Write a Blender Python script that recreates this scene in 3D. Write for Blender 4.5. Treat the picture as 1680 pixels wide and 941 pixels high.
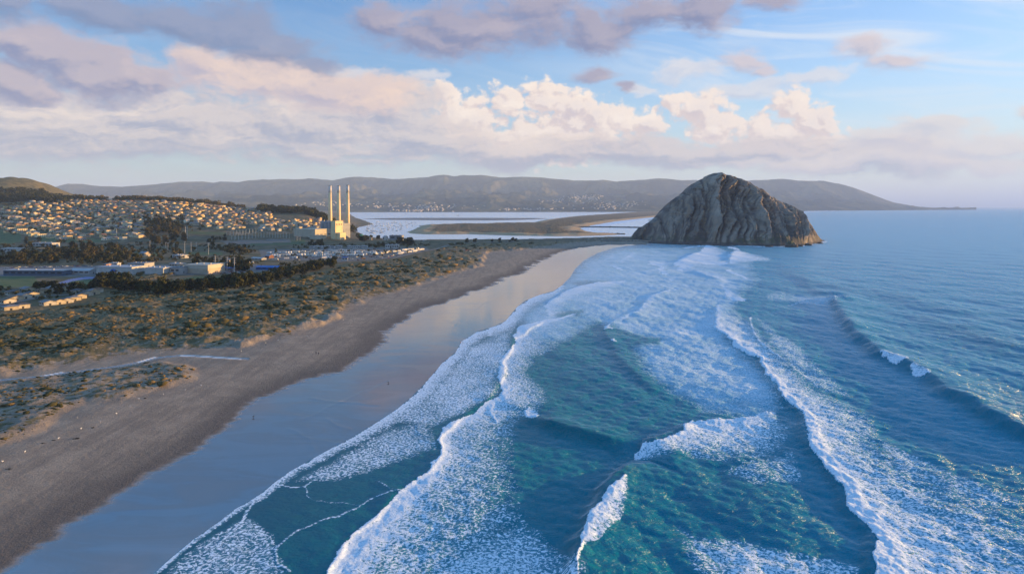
import bpy, bmesh, math, random
import numpy as np
from mathutils import Vector, Matrix

for _o in list(bpy.data.objects):
    bpy.data.objects.remove(_o)
scene = bpy.context.scene
col = scene.collection
R = math.radians

# ---------------------------------------------------------------- camera
H_CAM = 92.0            # flying height of the camera, metres
FOC = 1120.0            # focal length for a 1680 px wide picture (24 mm equivalent)
HOR = 338.6             # row of the horizon
cam_d = bpy.data.cameras.new('camera')
cam = bpy.data.objects.new('camera', cam_d)
col.objects.link(cam)
cam.location = (0, 0, H_CAM)
cam.rotation_euler = (R(90), 0, 0)
cam_d.sensor_width = 36.0
cam_d.lens = 36.0 * FOC / 1680.0
cam_d.shift_y = -(470.5 - HOR) / 1680.0
cam_d.clip_start = 1.0
cam_d.clip_end = 400000.0
scene.camera = cam

# ---------------------------------------------------------------- light
SUN_AZ, SUN_EL = 71.5, 4.7       # degrees clockwise from the view direction (+Y), and up
SKY_STRENGTH = 0.09
EXPOSURE = 1.65
sun_d = bpy.data.lights.new('sun', 'SUN')
sun_d.energy = 5.0
sun_d.color = (1.0, 0.58, 0.20)
sun_d.angle = R(0.6)
sun = bpy.data.objects.new('sun', sun_d)
col.objects.link(sun)
_sv = Vector((math.sin(R(SUN_AZ)) * math.cos(R(SUN_EL)), math.cos(R(SUN_AZ)) * math.cos(R(SUN_EL)), math.sin(R(SUN_EL))))
sun.rotation_euler = _sv.to_track_quat('Z', 'Y').to_euler()
sun.location = (3000, 300, 900)

vs = scene.view_settings
scene.display_settings.display_device = 'sRGB'
vs.view_transform = 'Standard'
vs.look = 'None'
vs.exposure = EXPOSURE
vs.gamma = 1.0
vs.use_curve_mapping = False
scene.render.engine = 'CYCLES'
cy = scene.cycles
cy.use_denoising = True
cy.max_bounces = 5
cy.diffuse_bounces = 2
cy.glossy_bounces = 3
cy.transmission_bounces = 2
cy.volume_bounces = 1
cy.transparent_max_bounces = 8
cy.sample_clamp_indirect = 4.0
cy.caustics_reflective = False
cy.caustics_refractive = False


# ---------------------------------------------------------------- node helper
class NT:
    """writes node trees as expressions; sockets in, sockets out"""
    def __init__(self, tree):
        self.t = tree
        tree.nodes.clear()

    def n(self, kind, **kw):
        nd = self.t.nodes.new(kind)
        for k, v in kw.items():
            setattr(nd, k, v)
        return nd

    def put(self, sock, v):
        if isinstance(v, bpy.types.NodeSocket):
            self.t.links.new(v, sock)
        elif v is not None:
            if hasattr(sock.default_value, '__len__') and not hasattr(v, '__len__'):
                sock.default_value = [v] * len(sock.default_value)
            elif hasattr(sock.default_value, '__len__') and len(sock.default_value) == 4 and len(v) == 3:
                sock.default_value = (*v, 1.0)
            else:
                sock.default_value = v

    def m(self, op, a, b=None, c=None, clamp=False):
        nd = self.n('ShaderNodeMath', operation=op, use_clamp=clamp)
        for i, v in enumerate((a, b, c)):
            if v is not None:
                self.put(nd.inputs[i], v)
        return nd.outputs[0]

    def add(self, a, b): return self.m('ADD', a, b)
    def sub(self, a, b): return self.m('SUBTRACT', a, b)
    def mul(self, a, b): return self.m('MULTIPLY', a, b)
    def mad(self, a, b, c): return self.m('MULTIPLY_ADD', a, b, c)

    def v(self, op, a, b=None, c=None):
        nd = self.n('ShaderNodeVectorMath', operation=op)
        self.put(nd.inputs[0], a)
        if op == 'SCALE':
            self.put(nd.inputs['Scale'], b)
        else:
            if b is not None: self.put(nd.inputs[1], b)
            if c is not None: self.put(nd.inputs[2], c)
        return nd.outputs['Value'] if op in ('LENGTH', 'DOT_PRODUCT', 'DISTANCE') else nd.outputs['Vector']

    def ss(self, x, lo, hi, a=0.0, b=1.0, mode='SMOOTHSTEP'):
        nd = self.n('ShaderNodeMapRange', interpolation_type=mode, clamp=True)
        self.put(nd.inputs[0], x); self.put(nd.inputs[1], lo); self.put(nd.inputs[2], hi)
        self.put(nd.inputs[3], a); self.put(nd.inputs[4], b)
        return nd.outputs[0]

    def mix(self, f, a, b, mode='MIX'):
        nd = self.n('ShaderNodeMixRGB', blend_type=mode)
        self.put(nd.inputs[0], f); self.put(nd.inputs[1], a); self.put(nd.inputs[2], b)
        return nd.outputs[0]

    def xyz(self, x, y, z=0.0):
        nd = self.n('ShaderNodeCombineXYZ')
        self.put(nd.inputs[0], x); self.put(nd.inputs[1], y); self.put(nd.inputs[2], z)
        return nd.outputs[0]

    def sep(self, v):
        nd = self.n('ShaderNodeSeparateXYZ'); self.put(nd.inputs[0], v)
        return nd.outputs

    def noise(self, vec, scale=1.0, detail=4.0, rough=0.5, dist=0.0, dim='2D', lac=2.0):
        nd = self.n('ShaderNodeTexNoise', noise_dimensions=dim)
        self.put(nd.inputs['Vector'], vec)
        nd.inputs['Scale'].default_value = scale
        nd.inputs['Detail'].default_value = detail
        nd.inputs['Roughness'].default_value = rough
        nd.inputs['Lacunarity'].default_value = lac
        nd.inputs['Distortion'].default_value = dist
        return nd.outputs[0]

    def vor(self, vec, scale=1.0, feature='F1', smooth=None, detail=0.0, rand=1.0, dim='2D'):
        nd = self.n('ShaderNodeTexVoronoi', feature=feature, voronoi_dimensions=dim)
        self.put(nd.inputs['Vector'], vec)
        nd.inputs['Scale'].default_value = scale
        if 'Detail' in nd.inputs: nd.inputs['Detail'].default_value = detail
        if smooth is not None: nd.inputs['Smoothness'].default_value = smooth
        nd.inputs['Randomness'].default_value = rand
        return nd.outputs[0]

    def ramp(self, f, stops, interp='LINEAR'):
        nd = self.n('ShaderNodeValToRGB')
        nd.color_ramp.interpolation = interp
        el = nd.color_ramp.elements
        while len(el) < len(stops): el.new(0.5)
        for e, (p, c) in zip(el, stops):
            e.position = p; e.color = (*c, 1.0) if len(c) == 3 else c
        self.put(nd.inputs[0], f)
        return nd.outputs[0]

    def attr(self, name):
        nd = self.n('ShaderNodeAttribute', attribute_name=name)
        return nd.outputs['Fac']

    def bump(self, h, strength=1.0, dist=1.0, normal=None):
        nd = self.n('ShaderNodeBump')
        nd.inputs['Strength'].default_value = strength
        nd.inputs['Distance'].default_value = dist
        self.put(nd.inputs['Height'], h)
        if normal is not None: self.put(nd.inputs['Normal'], normal)
        return nd.outputs[0]

    def bsdf(self, color=None, rough=None, normal=None, **kw):
        nd = self.n('ShaderNodeBsdfPrincipled')
        if color is not None: self.put(nd.inputs['Base Color'], color)
        if rough is not None: self.put(nd.inputs['Roughness'], rough)
        if normal is not None: self.put(nd.inputs['Normal'], normal)
        for k, v in kw.items():
            self.put(nd.inputs[k.replace('_', ' ')], v)
        return nd.outputs[0]

    def out(self, surf):
        o = self.n('ShaderNodeOutputMaterial')
        self.t.links.new(surf, o.inputs[0])


def new_mat(name):
    m = bpy.data.materials.new(name)
    m.use_nodes = True
    return m, NT(m.node_tree)


def sky_uv(px, py):
    """a pixel of the photograph's sky as angles (times FOC)"""
    u = (px - 840) / FOC
    w = (HOR - py) / FOC
    return FOC * math.atan(u), FOC * math.atan(w / math.sqrt(1 + u * u))


# ---------------------------------------------------------------- sky
world = bpy.data.worlds.new('World')
scene.world = world
world.use_nodes = True
world.cycles.sampling_method = 'MANUAL'
world.cycles.sample_map_resolution = 512
W = NT(world.node_tree)


def build_sky():
    K = 1.0 / (2 ** EXPOSURE)
    dirv = W.n('ShaderNodeTexCoord').outputs['Generated']
    x, y, z = W.sep(dirv)[:3]
    sky = W.n('ShaderNodeTexSky', sky_type='NISHITA')
    sky.sun_disc = False
    sky.sun_elevation = R(SUN_EL)
    sky.sun_rotation = R(SUN_AZ)
    sky.altitude = 90.0
    sky.air_density = 1.0
    sky.dust_density = 0.6
    sky.ozone_density = 2.2
    U = W.mul(W.m('ARCTAN2', x, y), FOC)
    V = W.mul(W.m('ARCSINE', z), FOC)
    V = W.m('ABSOLUTE', V)
    uv = W.xyz(U, V)
    sky_c = W.v('SCALE', sky.outputs[0], SKY_STRENGTH)
    # thin high veil that whitens the air towards the horizon (brighter on the sun's side)
    side = W.ss(U, -900, 1000)
    veil = W.m('POWER', 2.718, W.mul(V, W.ss(U, -500, 800, -1 / 118.0, -1 / 210.0)))
    veil_c = W.mix(side, tuple(K * c for c in (0.64, 0.74, 0.80)), tuple(K * c for c in (0.84, 0.82, 0.80)))
    colr = W.mix(W.mul(veil, W.ss(U, -800, 700, 0.88, 1.0)), W.mix(1.0, sky_c, (0.50, 0.93, 1.42), 'MULTIPLY'), veil_c)

    def ellipses(lst, uvs):
        r = None
        for (px, py, rx, ry) in lst:
            cu, cv = sky_uv(px, py)
            l = W.v('LENGTH', W.v('MULTIPLY_ADD', uvs, (1 / rx, 1 / ry, 0), (-cu / rx, -cv / ry, 0)))
            r = l if r is None else W.m('SMOOTH_MIN', r, l, 0.35)
        return W.sub(1.0, r)

    def shifted(du, dv):
        return W.v('ADD', uv, (du, dv, 0))

    def fbm(uvs, sx, sy, detail=7, rough=0.55, seed=0.0, dist=0.0):
        return W.noise(W.v('MULTIPLY_ADD', uvs, (1 / sx, 1 / sy, 0), (seed, seed * 1.7, seed * 0.37)), 1.0, detail, rough, dist)

    wa = W.noise(W.v('MULTIPLY', uv, (1 / 150.0, 1 / 85.0, 0)), 1.0, 4, 0.6)
    wb = W.noise(W.v('MULTIPLY_ADD', uv, (1 / 150.0, 1 / 85.0, 0), (7.7, 3.1, 0)), 1.0, 4, 0.6)
    uvw = W.v('ADD', uv, W.v('MULTIPLY_ADD', W.xyz(wa, wb), (95, 60, 0), (-47, -30, 0)))

    hf_a = W.mul(W.sub(fbm(uv, 26, 17, 6, 0.66, 41.0, 0.4), 0.5), 0.75)
    hf_b = W.mul(W.sub(fbm(W.v('ADD', uv, (5, 5, 0)), 26, 17, 6, 0.66, 41.0, 0.4), 0.5), 0.75)

    def layer(base, lst, sx, sy, amp, lo, hi, seed, cols, gain, shift=(16, 12), rough=0.60, dens_mul=1.0, thick=(0.0, 0.8), detail=7.5, billow=0.0, mott=0.5, warp=True, base_dark=0.0, litw=0.6, hf=0.8):
        """cols: shade, mid, lit"""
        src = uvw if warp else W.v('ADD', uv, W.v('SCALE', W.v('SUBTRACT', uvw, uv), 0.35))

        def dens(uvs):
            d = W.add(ellipses(lst, uvs), W.mul(W.sub(fbm(uvs, sx, sy, detail, rough, seed), 0.5), 2 * amp))
            if billow:
                wv = W.v('MULTIPLY_ADD', uvs, (1 / (sx * 0.62), 1 / (sy * 0.62), 0), (seed, 0, 0))
                b = W.vor(wv, 1.6, 'SMOOTH_F1', 0.25, 3.0)
                d = W.add(d, W.mul(W.sub(0.42, b), billow))
            return d
        d0 = W.mad(hf_a, hf, dens(src))
        d1 = W.mad(hf_b, hf, dens(W.v('ADD', src, (shift[0], shift[1], 0))))
        a = W.mul(W.ss(d0, lo, hi), dens_mul)
        lit = W.ss(W.mul(W.sub(d0, d1), gain), -0.55, 0.55)
        mo = fbm(src, sx * 1.3, sy * 0.9, 6, 0.62, seed + 3.3)
        body = W.ss(W.add(d0, W.mul(W.sub(mo, 0.5), -2.2 * mott)), thick[0], thick[1])
        if base_dark: body = W.m('ADD', body, W.ss(V, 62, 140, base_dark, 0.0), None, True)
        shade, mid, bright = (tuple(K * v for v in c) for c in cols)
        c = W.mix(body, mid, shade)
        c = W.mix(lit, W.mix(0.4, c, shade), W.mix(litw, c, bright))
        c = W.mix(W.mul(W.ss(mo, 0.52, 0.70), W.mul(W.ss(V, 60, 130), mott) if base_dark else mott), c, bright)
        return W.mix(a, base, c)

    # cirrus, combed from upper left to lower right
    rot = W.n('ShaderNodeMapping'); rot.vector_type = 'POINT'
    W.put(rot.inputs['Vector'], uv); rot.inputs['Rotation'].default_value = (0, 0, R(9))
    ci = W.noise(W.v('MULTIPLY', rot.outputs[0], (1 / 260.0, 1 / 42.0, 0)), 1.0, 8, 0.62, 0.9)
    ci_m = W.ss(W.v('LENGTH', W.v('MULTIPLY_ADD', uv, (1 / 560.0, 1 / 260.0, 0), (-640 / 560.0, -300 / 260.0, 0))), 0.25, 1.15, 1.0, 0.12)
    ci_a = W.mul(W.ss(ci, 0.38, 0.80), ci_m)
    colr = W.mix(W.mul(ci_a, 0.85), colr, tuple(K * v for v in (0.84, 0.88, 0.93)))
    # blue glow added above the view to brighten ground and wet sand
    colr = W.mix(W.mul(W.ss(V, 330, 620), 0.8), colr, tuple(K * v for v in (0.10, 0.47, 1.0)))
    # overhead broken cloud, above the picture (seen mirrored in the wet sand)
    oh = fbm(uv, 240, 130, 6, 0.55, 5.3)
    oh_a = W.mul(W.ss(oh, 0.48, 0.62), W.ss(V, 440, 540))
    colr = W.mix(W.mul(oh_a, 0.75), colr, tuple(K * v for v in (0.42, 0.40, 0.50)))
    # small ragged cloud above the bank
    colr = layer(colr, [(690, 130, 60, 16), (560, 120, 60, 18), (1060, 150, 40, 10), (1120, 120, 70, 20), (1230, 150, 120, 20), (1330, 130, 90, 14)],
                 60, 26, 0.6, 0.05, 0.7, 35.0, ((0.62, 0.64, 0.74), (0.78, 0.78, 0.84), (0.95, 0.86, 0.80)), 1.4, (12, 8), 0.62, 0.7, mott=0.4)
    # cumulus towers, sunlit
    colr = layer(colr, [(888, 162, 52, 46), (835, 168, 56, 40), (780, 194, 62, 50), (935, 182, 64, 50), (985, 196, 54, 40), (722, 152, 24, 26),
                        (742, 186, 40, 42), (1022, 194, 50, 36), (1068, 200, 42, 30), (1106, 166, 24, 21), (1150, 172, 44, 33), (1175, 206, 60, 50),
                        (1304, 174, 42, 40), (1340, 200, 46, 36), (1285, 224, 100, 50), (900, 230, 210, 54)],
                 60, 48, 0.24, -0.04, 0.30, 2.0, ((0.60, 0.54, 0.61), (0.93, 0.74, 0.63), (1.10, 0.96, 0.83)), 2.8, (9, 9), 0.62, billow=0.50, thick=(0.1, 1.3), mott=0.6, warp=False, hf=0.5)
    # the long grey-violet bank along the horizon
    colr = layer(colr, [(60, 205, 190, 62), (300, 205, 200, 66), (520, 215, 180, 62), (690, 225, 140, 50), (880, 250, 190, 30), (1080, 246, 170, 34),
                        (1260, 252, 150, 36), (1420, 258, 140, 32), (640, 172, 90, 38), (-200, 200, 200, 70), (-500, 210, 260, 70)],
                 130, 40, 0.55, -0.14, 0.42, 7.1, ((0.35, 0.38, 0.51), (0.59, 0.55, 0.60), (1.0, 0.82, 0.69)), 1.7, (16, 9), 0.62, 0.92, thick=(-0.25, 0.9), mott=0.75, base_dark=0.7)
    colr = layer(colr, [(1440, 232, 90, 24), (1540, 215, 80, 30), (1610, 240, 90, 24), (1690, 180, 30, 14), (1560, 264, 200, 16), (1380, 268, 220, 16)],
                 70, 26, 0.6, 0.0, 0.5, 11.0, ((0.60, 0.58, 0.65), (0.80, 0.73, 0.71), (0.96, 0.82, 0.70)), 1.4, (14, 8), 0.60, 0.8)
    # nearer, darker clouds over the bank and across the top
    colr = layer(colr, [(62, 66, 62, 30), (105, 92, 95, 38), (165, 122, 118, 42), (250, 132, 60, 22), (20, 130, 60, 40)],
                 80, 46, 0.52, -0.10, 0.55, 3.4, ((0.23, 0.26, 0.43), (0.46, 0.44, 0.56), (0.90, 0.70, 0.62)), 1.6, (12, 18), 0.58, 0.95, thick=(-0.05, 0.6), mott=0.22, litw=0.42)
    colr = layer(colr, [(345, 104, 80, 40), (420, 124, 110, 44), (545, 150, 110, 40), (620, 160, 70, 36)],
                 80, 42, 0.52, -0.10, 0.50, 9.2, ((0.47, 0.43, 0.54), (0.74, 0.60, 0.58), (1.0, 0.74, 0.58)), 1.7, (14, 14), 0.58, 0.93, thick=(0.1, 1.0), mott=0.5)
    colr = layer(colr, [(15, 8, 62, 30), (170, 22, 90, 34), (285, 26, 100, 40), (385, 48, 88, 40), (462, 84, 78, 34), (515, 108, 40, 18)],
                 95, 48, 0.58, -0.15, 0.65, 14.7, ((0.17, 0.24, 0.42), (0.28, 0.36, 0.55), (0.50, 0.50, 0.62)), 1.4, (12, 16), 0.60, 0.92, thick=(-0.1, 0.45), mott=0.15, litw=0.30)
    colr = layer(colr, [(625, 36, 66, 38), (705, 66, 110, 40), (795, 40, 130, 58), (880, 20, 84, 48), (985, 44, 90, 40), (1060, 20, 80, 36),
                        (1160, 16, 72, 50), (1270, -4, 50, 20), (965, 122, 48, 20), (1030, 146, 26, 10)],
                 95, 50, 0.58, -0.15, 0.60, 21.3, ((0.20, 0.23, 0.40), (0.36, 0.37, 0.52), (0.72, 0.59, 0.59)), 1.4, (14, 16), 0.60, 0.94, thick=(-0.1, 0.6), mott=0.22, litw=0.38)
    colr = layer(colr, [(1412, 82, 64, 24), (1472, 104, 52, 18), (1212, 98, 40, 24), (1240, 116, 20, 14)],
                 50, 28, 0.6, -0.1, 0.75, 28.6, ((0.46, 0.46, 0.58), (0.66, 0.60, 0.64), (0.88, 0.70, 0.64)), 1.5, (10, 10), 0.60, 0.85, mott=0.3)
    bg = W.n('ShaderNodeBackground')
    W.put(bg.inputs[0], colr)
    bg.inputs[1].default_value = 1.0
    o = W.n('ShaderNodeOutputWorld')
    W.t.links.new(bg.outputs[0], o.inputs[0])


build_sky()

# ---------------------------------------------------------------- numeric helpers
rng = np.random.default_rng(11)
random.seed(5)


def _hash(ix, iy, seed):
    n = (ix.astype(np.int64) * 374761393 + iy.astype(np.int64) * 668265263 + seed * 982451653) & 0xFFFFFFFF
    n = ((n ^ (n >> 13)) * 1274126177) & 0xFFFFFFFF
    return ((n ^ (n >> 16)) & 0xFFFF) / 65535.0


def perlin(x, y, seed=0):
    x = np.asarray(x, dtype=np.float64); y = np.asarray(y, dtype=np.float64)
    x, y = np.broadcast_arrays(x, y)
    ix = np.floor(x); iy = np.floor(y)
    fx = x - ix; fy = y - iy
    ix = ix.astype(np.int64); iy = iy.astype(np.int64)
    u = fx * fx * fx * (fx * (fx * 6 - 15) + 10)
    v = fy * fy * fy * (fy * (fy * 6 - 15) + 10)

    def g(i, j, dx, dy):
        a = _hash(i, j, seed) * 2 * math.pi
        return np.cos(a) * dx + np.sin(a) * dy
    n00 = g(ix, iy, fx, fy); n10 = g(ix + 1, iy, fx - 1, fy)
    n01 = g(ix, iy + 1, fx, fy - 1); n11 = g(ix + 1, iy + 1, fx - 1, fy - 1)
    return (n00 * (1 - u) + n10 * u) * (1 - v) + (n01 * (1 - u) + n11 * u) * v


def fbm2(x, y, octv=4, seed=0, gain=0.5, ridged=False):
    t = 0; a = 1.0; s = 0
    for o in range(octv):
        p = perlin(x * 2 ** o + 17.3 * o, y * 2 ** o - 9.1 * o, seed + o)
        if ridged: p = 0.5 - np.abs(p) * 1.4
        t = t + a * p; s += a; a *= gain
    return t / s


def sstep(x, a, b):
    t = np.clip((x - a) / (b - a), 0, 1)
    return t * t * (3 - 2 * t)


def W3(px, py, z=0.0):
    """the place on the level z that the survey point (column, row) marks"""
    y = FOC * (H_CAM - z) / (py - HOR)
    return ((px - 840.0) / FOC * y, y, z)


def line_w(pts, z=0.0):
    return np.array([W3(p[0], p[1], z)[:2] for p in pts])


def sdist(x, y, line, closed=False):
    """signed distance to a polyline (metres): + on its left"""
    best = np.full(x.shape, 1e18); side = np.zeros(x.shape)
    n = len(line)
    for i in range(n if closed else n - 1):
        ax, ay = line[i]; bx, by = line[(i + 1) % n]
        dx, dy = bx - ax, by - ay
        L2 = dx * dx + dy * dy + 1e-12
        t = np.clip(((x - ax) * dx + (y - ay) * dy) / L2, 0, 1)
        qx = x - (ax + t * dx); qy = y - (ay + t * dy)
        d2 = qx * qx + qy * qy
        cr = dx * (y - ay) - dy * (x - ax)
        m = d2 < best
        best = np.where(m, d2, best); side = np.where(m, cr, side)
    return np.sqrt(best) * np.where(side >= 0, 1, -1)


def inside(x, y, poly):
    r = np.zeros(x.shape, bool)
    n = len(poly)
    for i in range(n):
        ax, ay = poly[i]; bx, by = poly[(i + 1) % n]
        if ay == by: continue
        c = (ay > y) != (by > y)
        r ^= c & (x < (bx - ax) * (y - ay) / (by - ay) + ax)
    return r


def mesh_np(name, verts, faces, mats, parent=None, smooth=False, attrs=None, mat_idx=None):
    me = bpy.data.meshes.new(name)
    verts = np.asarray(verts, dtype=np.float32); faces = np.asarray(faces, dtype=np.int32)
    nv, nf, k = len(verts), len(faces), faces.shape[1]
    me.vertices.add(nv); me.vertices.foreach_set('co', verts.ravel())
    me.loops.add(nf * k); me.loops.foreach_set('vertex_index', faces.ravel())
    me.polygons.add(nf)
    me.polygons.foreach_set('loop_start', np.arange(0, nf * k, k, dtype=np.int32))
    me.polygons.foreach_set('loop_total', np.full(nf, k, dtype=np.int32))
    if smooth: me.polygons.foreach_set('use_smooth', np.ones(nf, dtype=bool))
    if mat_idx is not None: me.polygons.foreach_set('material_index', np.asarray(mat_idx, dtype=np.int32))
    for m in (mats if isinstance(mats, (list, tuple)) else [mats]): me.materials.append(m)
    for k_, v_ in (attrs or {}).items():
        a = me.attributes.new(k_, 'FLOAT', 'POINT')
        a.data.foreach_set('value', np.asarray(v_, dtype=np.float32).ravel())
    me.update(calc_edges=True)
    o = bpy.data.objects.new(name, me)
    col.objects.link(o)
    if parent is not None: o.parent = parent
    return o


def tag(o, label=None, cat=None, group=None, kind=None):
    if label: o['label'] = label
    if cat: o['category'] = cat
    if group: o['group'] = group
    if kind: o['kind'] = kind
    return o


def grid_faces(nr, nc):
    i = np.arange(nr - 1)[:, None] * nc + np.arange(nc - 1)[None, :]
    return np.stack([i, i + 1, i + nc + 1, i + nc], -1).reshape(-1, 4)


def keep_faces(verts, faces, vmask, attrs):
    """drop faces with no kept vertex, and compact"""
    f = faces[vmask[faces].any(1)]
    used = np.zeros(len(verts), bool); used[f.ravel()] = True
    idx = np.cumsum(used) - 1
    return verts[used], idx[f], {k: v[used] for k, v in attrs.items()}


# ---------------------------------------------------------------- lines of the shore (survey points, sea level)
FRONT = [(40, 1150), (160, 1010), (215, 968), (252, 941), (277, 918), (320, 882), (359, 856), (384, 836), (420, 815), (451, 791), (477, 772), (533, 741), (573, 720),
         (619, 692), (650, 672), (673, 653), (693, 633), (711, 613), (726, 595), (748, 577), (757, 560), (783, 544), (812, 535), (829, 527), (838, 516),
         (848, 504), (862, 493), (884, 484), (908, 477), (922, 468), (936, 454), (944, 440), (958, 427), (980, 415), (1005, 407), (1030, 402.5), (1060, 401.3)]
WETL = [(-420, 1150), (-120, 985), (0, 936), (23, 919), (84, 879), (107, 860), (143, 843), (177, 815), (202, 802), (261, 767), (282, 754), (317, 738), (343, 717), (371, 700),
        (400, 665), (464, 635), (512, 618), (556, 609), (584, 592), (612, 572), (629, 554), (634, 544), (655, 527), (680, 513), (702, 502), (724, 497),
        (749, 488), (771, 479), (803, 469), (826, 456), (854, 447), (867, 439), (889, 427), (905, 419), (925, 411), (951, 406), (974, 403.5), (1005, 401.5), (1060, 400.5)]
TOE_N = [(-300, 790), (0, 737), (36, 724), (66, 712), (107, 681), (153, 663), (204, 658), (268, 639), (306, 630), (328, 624), (336, 614), (329, 603), (316, 598), (297, 596)]
TOE_S = [(-200, 636), (0, 621), (46, 615), (100, 607), (163, 599), (214, 588), (250, 583), (303, 578), (367, 576), (416, 568), (433, 562), (469, 555), (502, 551), (506, 540),
         (535, 534), (545, 526), (563, 521), (578, 511), (591, 507), (600, 498), (618, 490), (640, 485), (664, 480), (701, 468), (732, 456), (760, 448), (796, 437),
         (798, 424), (803, 415), (854, 410.5), (905, 405), (940, 400), (985, 397), (1050, 394)]
MAIN = FRONT[1:] + [(1075, 392), (1046, 389), (997, 389), (950, 391), (917, 391.6), (838, 394), (759, 393), (680, 394), (640, 393.5), (603, 391), (593, 384), (578, 377.5),
                    (590, 372), (611, 367.5), (598, 362), (582, 357), (572, 350), (560, 347), (300, 346.8), (-900, 346.8), (-900, 1010)]
SPIT = [(668, 381), (690, 371.5), (687, 369.7), (748, 367.6), (816, 366.6), (872, 365.6), (895, 360.5), (940, 355), (1030, 348.8), (1060, 346.6), (1130, 345.2), (1130, 350), (1060, 357.5),
        (1010, 363), (974, 369), (951, 374.4), (960, 378.5), (969, 380.6), (997, 383.4), (1024, 384), (1000, 385.6), (951, 387.2), (906, 387.4), (840, 386.4), (770, 384.2),
        (703, 384.4), (675, 383.2)]
w_front = line_w(FRONT); w_wet = line_w(WETL); w_main = line_w(MAIN)
w_toe_n = line_w(TOE_N, 2.0); w_toe_s = line_w(TOE_S, 2.0)
w_dune_n = np.vstack([w_toe_n, line_w([(255, 592), (102, 616), (0, 627), (-200, 645)], 2.0)])
w_dune_s = np.vstack([w_toe_s, line_w([(1046, 389.6), (917, 392.4), (680, 395), (560, 380)], 2.0), [[-6000, 3000], [-6000, 300]]])
SCRUB = [(-300, 545), (-200, 520), (0, 513), (60, 505), (150, 496), (160, 475), (330, 475), (420, 466), (480, 453), (545, 439), (575, 431), (625, 427), (690, 420), (705, 412),
         (745, 398), (830, 396), (940, 395), (1046, 391)]
w_scrub = line_w(SCRUB, 6.0)
ridge_u = np.array([-1.4, -0.9, -0.75, -0.7, -0.66, -0.60, -0.52, -0.455, -0.40, -0.34, -0.30, -0.275, -0.255, -0.24, -0.22, 0.3])
ridge_py = np.array([326, 326, 324, 322, 327, 328, 328, 334, 341, 344, 345, 345, 350, 358, 372, 392])
RIDGE_Y = 2600.0


def px_of(x, y, z):
    return 840 + FOC * x / y, HOR + FOC * (H_CAM - z) / y


def land_z(x, y, full=False):
    """height of the ground at (x, y)"""
    x = np.asarray(x, float); y = np.asarray(y, float)
    wx = x + 2.2 * perlin(x / 9, y / 9, 91) + 5 * perlin(x / 37, y / 37, 92)
    wy = y + 2.2 * perlin(x / 9, y / 9, 93) + 5 * perlin(x / 37, y / 37, 94)
    d_f = sdist(x, y, w_front)                      # + inland
    d_main = sdist(x, y, w_main, True)              # FRONT runs away from us: land is on its left
    d_main = np.where(inside(x, y, w_main), np.abs(d_main), -np.abs(d_main))
    d_w = sdist(x, y, w_wet)
    i_n = inside(wx, wy, w_dune_n); i_s = inside(wx, wy, w_dune_s)
    t_n = np.abs(sdist(wx, wy, w_dune_n, True)); t_s = np.abs(sdist(wx, wy, w_dune_s, True))
    z = np.where(d_f > 0, np.minimum(0.02 + 0.004 * d_f, 0.5), np.maximum(0.02 + 0.03 * d_f, -4))
    z = z + np.clip(d_w, 0, 60) * 0.03
    z = np.maximum(z, np.minimum(2.0, np.minimum(np.clip(d_w - 30, 0, None), d_main) * 0.05))
    hum = 0.75 + 2.0 * fbm2(x / 16, y / 22, 4, 3, 0.55) + 1.1 * fbm2(x / 45, y / 60, 3, 8)
    hum_r = fbm2(x / 11, y / 15, 3, 23, ridged=True)
    inland = sdist(x, y, w_scrub)                   # + beyond the scrub (the plain)
    flat = sstep(inland, -40, 30)
    bl = sstep(perlin(x / 38, y / 55, 61) + 0.5 * perlin(x / 13, y / 17, 62), -0.12, 0.30)
    ramp = 7.0 + 30 * (1 - bl)
    dn = np.where(i_n, sstep(t_n, 0, 9) * (0.6 + 0.9 * hum + 0.8 * hum_r), 0)
    ds = np.where(i_s, sstep(t_s, 0, ramp) * (1.5 + (1 - flat) * (1.7 * hum + 1.6 * hum_r + sstep(t_s, 5, 90) * 1.0) + flat * 1.6), 0)
    z = z + np.maximum(dn, ds) * sstep(d_main, 0, 12)
    # town hill and the ridge behind it
    u = x / y
    rz = H_CAM + (HOR - np.interp(u, ridge_u, ridge_py)) * RIDGE_Y / FOC
    prof = sstep(y, 1500, 2620) * 0.55 + np.clip((y - 1560) / (RIDGE_Y - 1560), 0, 1) * 0.45
    back = 1 - 0.75 * sstep(y, 2720, 4200)
    hill = np.maximum(rz - 7, 0) * prof * back
    hill = hill * (1 + 0.10 * fbm2(x / 260, y / 260, 3, 40)) + sstep(hill, 6, 30) * 3 * fbm2(x / 90, y / 90, 3, 44)
    # grassy hill at the far left
    hx, hy = W3(28, 345, 60)[:2]
    hx, hy = -0.722 * 3000, 3000.0
    rr = np.sqrt(((x - hx) / 200) ** 2 + ((y - hy) / 330) ** 2)
    knoll = 104 * np.exp(-(rr ** 2) * 1.0) * (1 + 0.06 * fbm2(x / 120, y / 120, 3, 60))
    z = z + (hill + knoll) * sstep(d_main, 0, 200)
    z = np.where(d_main < 0, np.minimum(z, np.maximum(0.04 * d_main, -4)), z)
    if full:
        return z, dict(d_f=d_f, d_w=d_w, d_main=d_main, t_n=np.where(i_n, t_n, -t_n), t_s=np.where(i_s, t_s, -t_s), inland=inland, hill=hill + knoll, knoll=knoll, hum=hum, hum_r=hum_r, bl=bl)
    return z


def zat(x, y):
    return float(land_z(np.array([x]), np.array([y]))[0])


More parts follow.
